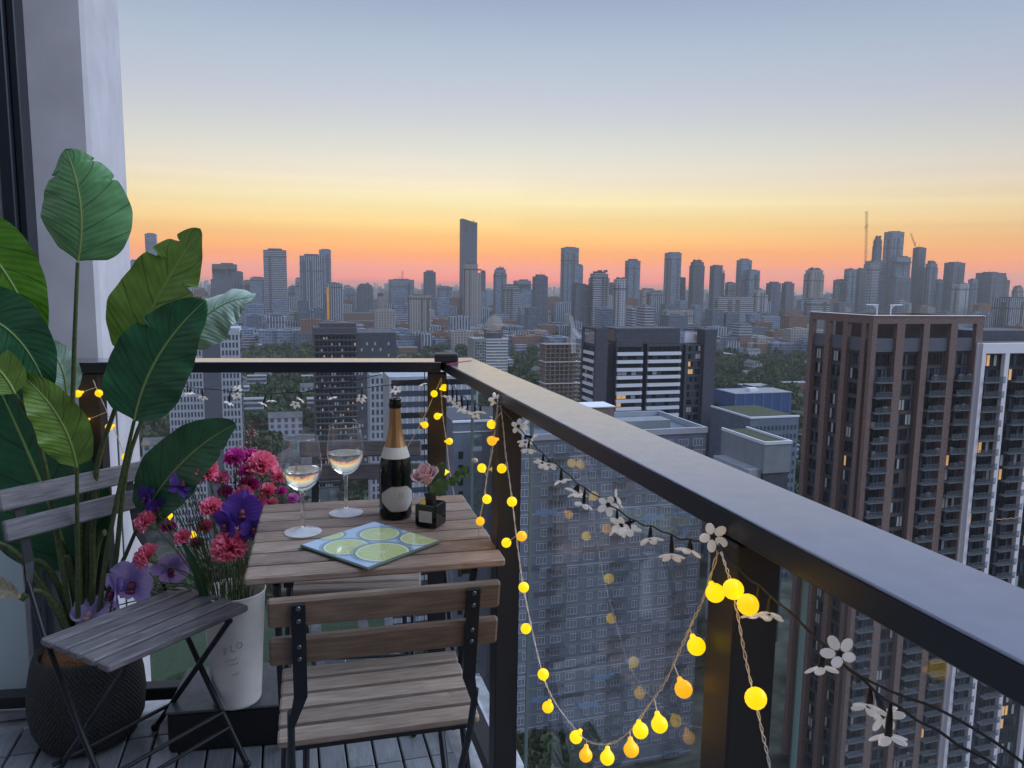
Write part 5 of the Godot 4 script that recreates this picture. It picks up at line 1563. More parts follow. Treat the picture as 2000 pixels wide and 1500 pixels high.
	# stalks without a leaf in view, packed in the middle of the pot
	for q in [Vector3(-1.266, 0.5698, -2.07), Vector3(-1.212, 0.6414, -2.08), Vector3(-1.179, 0.7183, -2.07), Vector3(-1.154, 0.6778, -2.06), Vector3(-1.136, 0.7626, -2.07), Vector3(-1.23, 0.533, -2.05), Vector3(-1.405, 0.5989, -1.98), Vector3(-1.307, 0.4482, -1.96), Vector3(-1.12, 0.6083, -2.05), Vector3(-1.318, 0.5244, -2.03)]:
		obj("stalk", Shape.new().tube(bez(at + Vector3(0, 0.26, 0) + (q - at) * Vector3(0.12, 0, 0.12) - p.position, (at + Vector3(0, 0.62, 0)).lerp(q, 0.55) - p.position, q - p.position), 0.0095, 8), M.stalk, p)
	# a dried leaf tip that reaches in at the left edge
	obj("dry_leaf", blade(Vector3(-1.435, 0.4819, -1.95) - p.position, Vector3(-1.351, 0.5045, -1.95) - p.position, Vector3(-1.3, 0.4583, -1.95) - p.position, 0.03, Vector3(0, 0.5, 1), 0.3, 0.003, [], 24), M.dry, p)

# ---------------------------------------------------------------- flowers
func petal_sheet(c: Vector3, b: Basis, length: float, half: float, cup: float, ruffle: float, ph: float, n := 8) -> Shape:
	var rows := []
	for i in n + 1:
		var t := float(i) / n
		var row := []
		for k in 9:
			var s := float(k) / 4 - 1.0
			var w := half * (0.16 + 0.84 * pow(sin(PI * clampf(t * 0.72 + 0.10, 0, 1)), 0.8))
			if t > 0.85: w *= 1.0 - 0.35 * pow((t - 0.85) / 0.15, 2.0)
			var lift := cup * (t * t * length) - absf(s) * s * 0.0 + ruffle * t * t * sin(s * 7.0 + ph) + cup * 0.5 * s * s * w
			row.append(c + b * Vector3(s * w, lift, t * length - 0.12 * length * s * s * t))
		rows.append(row)
	return Shape.new().sheet(rows)

func stem_to(c: Vector3, mouth: Vector3, foot: Vector3, bend: Vector3) -> Array:
	return smooth_path([foot, mouth, mouth.lerp(c, 0.55) + bend, c], 6)

# carnation: a ruffled dome of many small fringed petals on a green calyx
func carnation(label: String, c: Vector3, mouth: Vector3, foot: Vector3, radius: float, m: Material, tilt: Vector3, group: String) -> void:
	var t := thing("carnation", label, "flower", foot, 0.0, group)
	var o := foot
	var up := (Vector3.UP + tilt).normalized()
	var x := up.cross(Vector3(0.2, 0.1, 1)).normalized()
	var b := Basis(x, up, x.cross(up))
	var bloom := Shape.new()
	var n := 46
	for k in n:
		var f := float(k) / n
		var a := k * 2.39996
		var e := lerpf(1.25, -0.12, pow(f, 0.7))
		var dir := (b * Vector3(cos(a) * cos(e), sin(e), sin(a) * cos(e))).normalized()
		var sx := dir.cross(up)
		sx = sx.normalized() if sx.length() > 0.05 else x
		var sy := sx.cross(dir)
		var len_ := radius * rng.randf_range(0.82, 1.08)
		var rows := []
		var ph := rng.randf() * 6.0
		var tw := rng.randf_range(-0.7, 0.7)
		var ax := sx * cos(tw) + sy * sin(tw)
		var ay := sy * cos(tw) - sx * sin(tw)
		for i in 5:
			var v := float(i) / 4
			var row := []
			for j in 9:
				var s := float(j) / 4 - 1.0
				var w := radius * 0.46 * (0.15 + 0.85 * v)
				var fringe := radius * 0.10 * v * v * (sin(j * 3.1 + ph) + 0.4 * sin(j * 7.7))
				row.append(c - o + dir * (len_ * (v - 0.1 * s * s * v) + fringe) + ax * s * w + ay * (radius * 0.16 * v * sin(s * 6.5 + ph)))
			rows.append(row)
		bloom.sheet(rows)
	obj("bloom", bloom, m, t)
	obj("calyx", Shape.new().lathe([Vector2(0.002, -radius * 0.95), Vector2(radius * 0.22, -radius * 0.8), Vector2(radius * 0.27, -radius * 0.3), Vector2(radius * 0.42, radius * 0.05)], 12, c - o, b), M.calyx, t)
	var st := stem_to(c - up * radius * 0.9, mouth, foot, Vector3(0, 0.02, 0))
	for i in st.size(): st[i] -= o
	obj("stem", Shape.new().tube(st, 0.0017, 5), M.stem, t)

# orchid: three sepals, two wide petals and a dark lip
func orchid(label: String, c: Vector3, mouth: Vector3, foot: Vector3, size: float, m: Material, face: Vector3, roll: float, group: String, heart: Material) -> void:
	var t := thing("orchid", label, "flower", foot, 0.0, group)
	var o := foot
	var f := face.normalized()
	var x := Vector3.UP.cross(f).normalized()
	var y := f.cross(x)
	for k in 5:
		var a := roll + TAU * k / 5.0
		var wide := 0.62 if k in [1, 4] else 0.36
		var d := x * sin(a) + y * cos(a)
		var b := Basis(d.cross(f).normalized() * -1.0, f, d)
		obj("petal", petal_sheet(c - o + f * (0.003 if k in [1, 4] else 0.0), b, size * (0.95 if wide > 0.5 else 1.0), size * wide, 0.22 if k in [1, 4] else -0.1, size * 0.05, k * 1.7 + roll), m, t)
	var lip := Shape.new()
	lip.ball(c - o + f * size * 0.2 - y * size * 0.12, size * 0.19, Vector3(0.8, 1.0, 1.0), 10, 8)
	lip.ball(c - o + f * size * 0.28 - y * size * 0.3, size * 0.15, Vector3(1.2, 0.7, 0.8), 10, 8)
	obj("lip", lip, heart, t)
	var st := stem_to(c - f * size * 0.05, mouth, foot, Vector3(0, 0.015, 0))
	for i in st.size(): st[i] -= o
	obj("stem", Shape.new().tube(st, 0.0019, 5), M.stem, t)

func bouquet() -> void:
	M.calyx = mat(s8(96, 128, 84), 0.6)
	M.bucket = mat(s8(236, 233, 227), 0.38)
	M.bucket.clearcoat_enabled = true
	M.bucket.clearcoat = 0.3
	tri_noise(M.bucket, 0.02, 0.08, 3.0, 41)
	M.letter = mat(s8(184, 176, 164), 0.6)
	var at := Vector3(-0.768, 0.124, -2.05)
	var bk := thing("flower_bucket", "tall cream metal flower bucket with raised lettering, standing on the black box", "bucket", at, -0.36)
	obj("bucket_body", Shape.new().lathe([Vector2(0.0, 0.003), Vector2(0.060, 0.003), Vector2(0.0625, 0.0), Vector2(0.0640, 0.004), Vector2(0.0655, 0.01), Vector2(0.0830, 0.318), Vector2(0.0850, 0.321), Vector2(0.0855, 0.324), Vector2(0.0840, 0.327), Vector2(0.0822, 0.324), Vector2(0.0812, 0.31), Vector2(0.063, 0.012), Vector2(0.0, 0.011)], 56), M.bucket, bk)
	var seam := Shape.new()
	seam.tube([Vector3(-0.0655 * sin(0.5), 0.01, 0.0655 * cos(0.5)), Vector3(-0.083 * sin(0.5), 0.316, 0.083 * cos(0.5))], 0.0012, 6)
	obj("seam", seam, M.bucket, bk)
	var k := 0
	for ch in ["F", "L", "O"]:
		var tm := TextMesh.new()
		tm.text = ch
		tm.font_size = 16
		tm.pixel_size = 0.0016
		tm.depth = 0.002
		var fnt := SystemFont.new()
		fnt.font_names = ["Droid Serif"]
		tm.font = fnt
		var l := obj("letter", tm, M.letter, bk)
		var a := 0.36 + 0.24 * k
		var y := 0.178 + 0.008 * k
		var rr := 0.0655 + (y - 0.01) / 0.308 * 0.0175 + 0.0004
		l.position = Vector3(sin(a) * rr, y, cos(a) * rr)
		l.basis = Basis(Vector3.UP, a) * Basis(Vector3.RIGHT, 0.057)
		k += 1
	var flourish := Shape.new()
	for q in [[0.30, 0.150, 0.75, 0.156], [0.42, 0.138, 0.80, 0.143], [0.55, 0.108, 0.82, 0.112]]:
		var pts := []
		for i in 9:
			var a := lerpf(q[0], q[2], i / 8.0)
			var y := lerpf(q[1], q[3], i / 8.0) + 0.003 * sin(i * 1.9)
			var rr := 0.0655 + (y - 0.01) / 0.308 * 0.0175
			pts.append(Vector3(sin(a) * rr, y, cos(a) * rr))
		flourish.tube(pts, 0.0012, 5)
	obj("raised_scroll", flourish, M.letter, bk)
	M.coral = flower_mat(s8(255, 160, 182), s8(246, 112, 158))
	M.pink = flower_mat(s8(244, 150, 190), s8(224, 92, 156))
	M.magenta = flower_mat(s8(228, 84, 180), s8(178, 44, 142))
	M.mauve = flower_mat(s8(236, 156, 222), s8(210, 116, 200))
	M.violet = flower_mat(s8(112, 70, 176), s8(72, 40, 128))
	M.lilac = flower_mat(s8(196, 182, 228), s8(164, 148, 208))
	M.heart_dark = mat(s8(96, 36, 62), 0.5)
	M.heart_gold = mat(s8(150, 110, 120), 0.5)
	var mouth := at + Vector3(0, 0.31, 0)
	var foot := at + Vector3(0, 0.02, 0)
	carnation("large coral carnation at the top right of the bouquet, beside the nearer glass", Vector3(-0.6808, 0.8034, -2.05), mouth + Vector3(0.018, 0, 0.000), foot + Vector3(0.007, 0, 0.000), 0.043, M.coral, Vector3(0, 0, 0.3), "carnations in the bucket")
	carnation("small coral carnation just left of the nearer wine glass", Vector3(-0.6371, 0.7699, -2.06), mouth + Vector3(0.032, 0, -0.005), foot + Vector3(0.012, 0, -0.002), 0.024, M.coral, Vector3(0, 0, 0.3), "carnations in the bucket")
	carnation("coral carnation at the upper middle, before the lower right leaf", Vector3(-0.8109, 0.7967, -2), mouth + Vector3(-0.025, 0, 0.025), foot + Vector3(-0.009, 0, 0.010), 0.034, M.coral, Vector3(-0.1, 0, 0.5), "carnations in the bucket")
	carnation("coral carnation right of the middle, above the big violet orchid", Vector3(-0.7251, 0.7278, -2.03), mouth + Vector3(0.004, 0, 0.010), foot + Vector3(0.001, 0, 0.004), 0.026, M.coral, Vector3(0, 0, 0.3), "carnations in the bucket")
	carnation("round coral carnation in the centre of the bouquet", Vector3(-0.7929, 0.703, -1.98), mouth + Vector3(-0.021, 0, 0.035), foot + Vector3(-0.008, 0, 0.014), 0.031, M.coral, Vector3(0, 0, 0.3), "carnations in the bucket")
	carnation("coral carnation leaning left in front of the grey chair's back bar", Vector3(-0.9762, 0.6558, -2), mouth + Vector3(-0.071, 0, 0.025), foot + Vector3(-0.027, 0, 0.010), 0.032, M.coral, Vector3(-0.9, 0, 0.4), "carnations in the bucket")
	carnation("small deep pink carnation low beside a glowing bulb", Vector3(-0.8725, 0.6213, -1.98), mouth + Vector3(-0.043, 0, 0.035), foot + Vector3(-0.016, 0, 0.014), 0.023, M.coral, Vector3(-0.3, 0, 0.5), "carnations in the bucket")
	carnation("largest coral carnation, low at the table's left edge", Vector3(-0.7388, 0.6084, -1.95), mouth + Vector3(-0.007, 0, 0.050), foot + Vector3(-0.003, 0, 0.020), 0.046, M.coral, Vector3(0.1, 0, 0.7), "carnations in the bucket")
	carnation("deep pink carnation facing left above the lilac orchids", Vector3(-0.978, 0.5583, -2), mouth + Vector3(-0.070, 0, 0.025), foot + Vector3(-0.026, 0, 0.010), 0.036, M.coral, Vector3(-1.2, 0.0, 0.3), "carnations in the bucket")
	carnation("coral carnation behind the table's rear left corner", Vector3(-0.6822, 0.7176, -2.1), mouth + Vector3(0.023, 0, -0.025), foot + Vector3(0.009, 0, -0.010), 0.025, M.coral, Vector3(0, 0, 0.3), "carnations in the bucket")
	carnation("magenta carnation at the top of the bouquet", Vector3(-0.7565, 0.8214, -2.06), mouth + Vector3(-0.003, 0, -0.005), foot + Vector3(-0.001, 0, -0.002), 0.030, M.magenta, Vector3(0, 0, 0.3), "carnations in the bucket")
	carnation("small magenta carnation tucked under the largest one on the right", Vector3(-0.7183, 0.791, -2.04), mouth + Vector3(0.006, 0, 0.005), foot + Vector3(0.002, 0, 0.002), 0.022, M.magenta, Vector3(0, 0, 0.3), "carnations in the bucket")
	carnation("magenta carnation behind the violet orchid on the right", Vector3(-0.7245, 0.7398, -2.07), mouth + Vector3(0.008, 0, -0.010), foot + Vector3(0.003, 0, -0.004), 0.030, M.magenta, Vector3(0, 0, 0.3), "carnations in the bucket")
	carnation("tiny magenta carnation beneath the nearer glass bowl", Vector3(-0.6447, 0.7182, -2.1), mouth + Vector3(0.033, 0, -0.025), foot + Vector3(0.012, 0, -0.010), 0.016, M.magenta, Vector3(0, 0, 0.3), "carnations in the bucket")
	carnation("flat mauve carnation highest on the left", Vector3(-0.8783, 0.8293, -2.03), mouth + Vector3(-0.041, 0, 0.010), foot + Vector3(-0.015, 0, 0.004), 0.026, M.mauve, Vector3(0, 0.8, 0.1), "carnations in the bucket")
	carnation("flat mauve carnation at the end of the chair's top slat", Vector3(-0.9646, 0.7986, -2.04), mouth + Vector3(-0.064, 0, 0.005), foot + Vector3(-0.024, 0, 0.002), 0.021, M.mauve, Vector3(-0.2, 0.6, 0.1), "carnations in the bucket")
	carnation("tiny lilac carnation behind the table's rear edge", Vector3(-0.6179, 0.6906, -2.12), mouth + Vector3(0.042, 0, -0.035), foot + Vector3(0.016, 0, -0.014), 0.017, M.mauve, Vector3(0, 0, 0.3), "carnations in the bucket")
	carnation("pale pink carnation low behind the big coral ones", Vector3(-0.7024, 0.6861, -2.08), mouth + Vector3(0.016, 0, -0.015), foot + Vector3(0.006, 0, -0.006), 0.024, M.pink, Vector3(0, 0, 0.3), "carnations in the bucket")
	carnation("pink carnation at the bouquet's upper centre, before the dark leaf", Vector3(-0.7888, 0.7685, -2.04), mouth + Vector3(-0.014, 0, 0.005), foot + Vector3(-0.005, 0, 0.002), 0.024, M.pink, Vector3(0, 0, 0.3), "carnations in the bucket")
	carnation("small pink carnation above the centre of the bouquet", Vector3(-0.7865, 0.7242, -2.06), mouth + Vector3(-0.010, 0, -0.005), foot + Vector3(-0.004, 0, -0.002), 0.021, M.magenta, Vector3(0, 0, 0.3), "carnations in the bucket")
	carnation("small coral carnation peeking over the table's rear edge", Vector3(-0.6795, 0.6747, -2.12), mouth + Vector3(0.026, 0, -0.035), foot + Vector3(0.010, 0, -0.014), 0.021, M.coral, Vector3(0, 0, 0.3), "carnations in the bucket")
	carnation("pink carnation between the two violet orchids at left", Vector3(-0.9183, 0.7005, -2.02), mouth + Vector3(-0.052, 0, 0.015), foot + Vector3(-0.020, 0, 0.006), 0.022, M.pink, Vector3(0, 0, 0.3), "carnations in the bucket")
	carnation("small magenta carnation low on the left of the bouquet", Vector3(-0.9326, 0.6324, -2.03), mouth + Vector3(-0.054, 0, 0.010), foot + Vector3(-0.020, 0, 0.004), 0.019, M.magenta, Vector3(0, 0, 0.3), "carnations in the bucket")
	carnation("coral carnation in shade beneath the round central one", Vector3(-0.8386, 0.6306, -2.04), mouth + Vector3(-0.026, 0, 0.005), foot + Vector3(-0.010, 0, 0.002), 0.022, M.coral, Vector3(0, 0, 0.3), "carnations in the bucket")
	carnation("small pink carnation right of the low deep pink one", Vector3(-0.8658, 0.5799, -2.05), mouth + Vector3(-0.032, 0, 0.000), foot + Vector3(-0.012, 0, 0.000), 0.019, M.pink, Vector3(0, 0, 0.3), "carnations in the bucket")
	carnation("tall magenta carnation behind the large coral one", Vector3(-0.7233, 0.8178, -2.09), mouth + Vector3(0.010, 0, -0.020), foot + Vector3(0.004, 0, -0.008), 0.024, M.magenta, Vector3(0, 0, 0.3), "carnations in the bucket")
	orchid("violet orchid under the coral one at the upper middle", Vector3(-0.8681, 0.7663, -1.99), mouth + Vector3(-0.042, 0, 0.030), foot + Vector3(-0.016, 0, 0.012), 0.042, M.violet, Vector3(0.1, 0.7, 0.6), 0.50, "orchids in the bucket", M.heart_dark)
	orchid("large violet orchid at the table's left edge", Vector3(-0.7041, 0.7062, -1.96), mouth + Vector3(0.003, 0, 0.045), foot + Vector3(0.001, 0, 0.018), 0.056, M.violet, Vector3(0.2, 0.2, 1), 0.10, "orchids in the bucket", M.heart_dark)
	orchid("violet orchid just below the large one", Vector3(-0.7433, 0.6726, -1.95), mouth + Vector3(-0.009, 0, 0.050), foot + Vector3(-0.003, 0, 0.020), 0.044, M.violet, Vector3(-0.4, -0.1, 1), 0.90, "orchids in the bucket", M.heart_dark)
	orchid("violet orchid hanging over the table's left edge", Vector3(-0.6813, 0.6563, -1.96), mouth + Vector3(0.010, 0, 0.045), foot + Vector3(0.004, 0, 0.018), 0.040, M.violet, Vector3(0.7, 0.1, 0.8), 0.20, "orchids in the bucket", M.heart_dark)
	orchid("violet orchid at the end of the chair's lower slat", Vector3(-0.9743, 0.7239, -2), mouth + Vector3(-0.072, 0, 0.025), foot + Vector3(-0.027, 0, 0.010), 0.036, M.violet, Vector3(-0.6, 0.2, 0.9), 0.60, "orchids in the bucket", M.heart_dark)
	orchid("small violet orchid below the left one", Vector3(-0.9411, 0.699, -2), mouth + Vector3(-0.062, 0, 0.025), foot + Vector3(-0.023, 0, 0.010), 0.028, M.violet, Vector3(-0.2, 0.0, 1), 0.20, "orchids in the bucket", M.heart_dark)
	orchid("large lilac orchid above the chair seat", Vector3(-1.028, 0.4799, -2.02), mouth + Vector3(-0.081, 0, 0.015), foot + Vector3(-0.030, 0, 0.006), 0.074, M.lilac, Vector3(-0.2, 0.1, 1), 0.20, "orchids in the bucket", M.heart_dark)
	orchid("lilac orchid turned to the left, beside the large lilac one", Vector3(-1.083, 0.4496, -2.02), mouth + Vector3(-0.096, 0, 0.015), foot + Vector3(-0.036, 0, 0.006), 0.058, M.lilac, Vector3(-0.9, 0.1, 0.8), 0.60, "orchids in the bucket", M.heart_dark)
	orchid("lilac orchid seen from the side, right of the pink carnation", Vector3(-0.9348, 0.5186, -2.03), mouth + Vector3(-0.054, 0, 0.010), foot + Vector3(-0.020, 0, 0.004), 0.055, M.lilac, Vector3(0.5, -0.2, 0.7), 0.90, "orchids in the bucket", M.heart_dark)
	orchid("lowest lilac orchid, lying behind the chair seat", Vector3(-1.154, 0.3818, -2.03), mouth + Vector3(-0.114, 0, 0.010), foot + Vector3(-0.043, 0, 0.004), 0.066, M.lilac, Vector3(-0.2, 0.6, 0.7), 0.00, "orchids in the bucket", M.heart_gold)
	# feathery filler greenery and a few long leaves
	var fern := thing("filler_greenery", "feathery green filler sprigs among the bouquet flowers above the bucket", "greenery", foot)
	var fs := Shape.new()
	for i in 26:
		var a := rng.randf() * TAU
		var tip := Vector3(-0.8655, 0.7342, -2.03) + Vector3(rng.randf_range(-0.07, 0.16), rng.randf_range(-0.06, 0.07), rng.randf_range(-0.06, 0.06))
		var line := bez(foot + Vector3(cos(a), 0, sin(a)) * 0.03, mouth + Vector3(cos(a), 0.02, sin(a)) * 0.05, tip, 10)
		for j in line.size(): line[j] -= foot
		fs.tube(line, 0.0011, 4, false)
		for j in range(5, 11):
			for h in 5:
				var d := Vector3(rng.randf_range(-1, 1), rng.randf_range(-0.1, 1), rng.randf_range(-1, 1)).normalized() * 0.016
				fs.tube([line[j], line[j] + d], [0.0008, 0.0003], 3, false)
	stuff(obj("sprigs", fs, M.fern, fern))
	obj("long_leaf", blade(Vector3(-0.8239, 0.4122, -2) - foot, Vector3(-0.8298, 0.5182, -1.99) - foot, Vector3(-0.8763, 0.6247, -1.97) - foot, 0.013, Vector3(0.1, 0.2, 1), 0.3, 0.001, [], 30), M.leaf_dark, fern)
	var tw := Shape.new()
	for q in [[Vector3(-0.7548, 0.834, -2.1), 7], [Vector3(-0.7318, 0.874, -2.12), 8], [Vector3(-0.7772, 0.8045, -2.1), 6]]:
		var line := bez(foot, mouth + Vector3(0.03, 0.1, -0.02), q[0], 14)
		for j in line.size(): line[j] -= foot
		tw.tube(line, 0.0012, 4)
		for j in range(9, 15):
			for h in q[1]:
				var d := Vector3(rng.randf_range(-1, 1), rng.randf_range(-0.3, 1), rng.randf_range(-0.6, 0.6)).normalized() * rng.randf_range(0.012, 0.03)
				tw.tube([line[j], line[j] + d], 0.0005, 3, false)
				tw.ball(line[j] + d, 0.0035, Vector3.ONE, 6, 4)
	var tig := thing("dried_sprig", "reddish dried flower sprigs rising behind the bouquet", "dried flowers", foot)
	stuff(obj("twigs", tw, M.sprig, tig))

func flower_mat(a: Color, b: Color) -> StandardMaterial3D:
	var m := mat(Color.WHITE, 0.7)
	m.albedo_texture = texture(32, 32, func(x, y): return b.lerp(a, clampf(y / 31.0 + 0.15 * sin(x * 1.3), 0, 1)))
	m.backlight_enabled = true
	m.backlight = Color(0.85, 0.78, 0.85)
	return m

# ---------------------------------------------------------------- string lights
func lamp_string(label: String, cord: Array, bulbs: Array, big: float, group: String) -> void:
	var t := thing("fairy_light_string", label, "string lights", cord[0], 0.0, group)
	var line := smooth_path(cord, 8)
	var wob := Shape.new()
	var two := Shape.new()
	var a := []
	var b := []
	for i in line.size():
		var off := Vector3(sin(i * 1.1) * 0.0012, cos(i * 1.7) * 0.001, cos(i * 1.1) * 0.0012)
		a.append(line[i] - cord[0] + off); b.append(line[i] - cord[0] - off)
	wob.tube(a, 0.00065, 5); wob.tube(b, 0.00065, 5)
	obj("cord", wob, M.clear_cord, t)
	for p in bulbs:
		# nearest point of the cord, from which the bulb hangs
		var best: Vector3 = line[0]
		for q in line:
			if q.distance_to(p) < best.distance_to(p): best = q
		var d: Vector3 = (p - best)
		var dir := d.normalized() if d.length() > 0.004 else Vector3(0.2, -1, 0.2).normalized()
		var c: Vector3 = p
		var bulb := Shape.new()
		var y := -dir
		var x := y.cross(Vector3(0.3, 0.2, 1)).normalized()
		var prof := [Vector2(0.0, -big)]
		for k in range(1, 9):
			var e := PI * k / 10.0
			prof.append(Vector2(sin(e) * big, -cos(e) * big))
		prof.append(Vector2(big * 0.36, big * 1.12)); prof.append(Vector2(big * 0.28, big * 1.5)); prof.append(Vector2(0.0, big * 1.55))
		bulb.lathe(prof, 16, Vector3.ZERO, Basis(x, y, x.cross(y)))
		var o := obj("bulb", bulb, M.bulb[rng.randi() % 3], t)
		o.position = c - cord[0]
		var lead := Shape.new()
		lead.tube([c - cord[0] + y * big * 1.4, best - cord[0]], 0.0009, 5)
		obj("lead", lead, M.clear_cord, o).position = -o.position
		var l := OmniLight3D.new()
		l.name = "bulb_glow"
		l.light_color = Color(1.0, 0.74, 0.16)
		l.light_energy = 0.0007
		l.light_size = big * 0.8
		l.omni_range = 3.0
		l.omni_attenuation = 2.0
		l.shadow_enabled = true
		o.add_child(l, true)

func petal_cup(size: float) -> Shape:
	# one clear plastic petal, a rounded paddle with a thick rim
	var s := Shape.new()
	s.ball(Vector3(0, 0.0, size * 0.66), size * 0.46, Vector3(0.72, 0.24, 1.0), 10, 7)
	return s

func flower_string(label: String, cord: Array, flowers: Array, size: float, group: String, extra := [], twin := 0.35) -> void:
	var t := thing("flower_light_string", label, "string lights", cord[0], 0.0, group)
	var line := smooth_path(cord, 8)
	var pts := []
	for i in line.size(): pts.append(line[i] - cord[0] + Vector3(0, sin(i * 0.9) * 0.001, 0))
	var w := Shape.new()
	w.tube(pts, 0.0011, 6)
	for e in extra:
		var q := []
		for p in smooth_path(e, 6): q.append(p - cord[0])
		w.tube(q, 0.0011, 5)
	obj("black_wire", w, M.wire, t)
	var petal := petal_cup(size).mesh()
	var all := flowers.duplicate()
	for p in flowers:
		if rng.randf() < twin: all.append(p + Vector3(rng.randf_range(-0.02, 0.02), rng.randf_range(-0.012, 0.012), rng.randf_range(-0.03, 0.03)))
	for p in all:
		var best: Vector3 = line[0]
		for q in line:
			if q.distance_to(p) < best.distance_to(p): best = q
		var hold := Shape.new()
		hold.tube([best - cord[0], (best - cord[0]).lerp(p - cord[0], 0.5), p - cord[0]], [0.0011, 0.0026, 0.003], 7)
		hold.ball(p - cord[0], size * 0.22, Vector3.ONE, 8, 6)
		var f := obj("flower", hold, M.wire, t)
		var face: Vector3 = (p - best).normalized() + Vector3(rng.randf_range(-0.5, 0.5), rng.randf_range(-0.5, 0.3), rng.randf_range(0.0, 0.9))
		face = face.normalized()
		var x := face.cross(Vector3(0.3, 0.9, 0.2)).normalized()
		var b := Basis(x, face, x.cross(face))
		for k in 5:
			var o := obj("petal", petal, M.clear_petal, f)
			o.position = p - cord[0]
			o.basis = b * Basis(Vector3.UP, TAU * k / 5.0 + p.x * 9.0) * Basis(Vector3.RIGHT, -0.35)

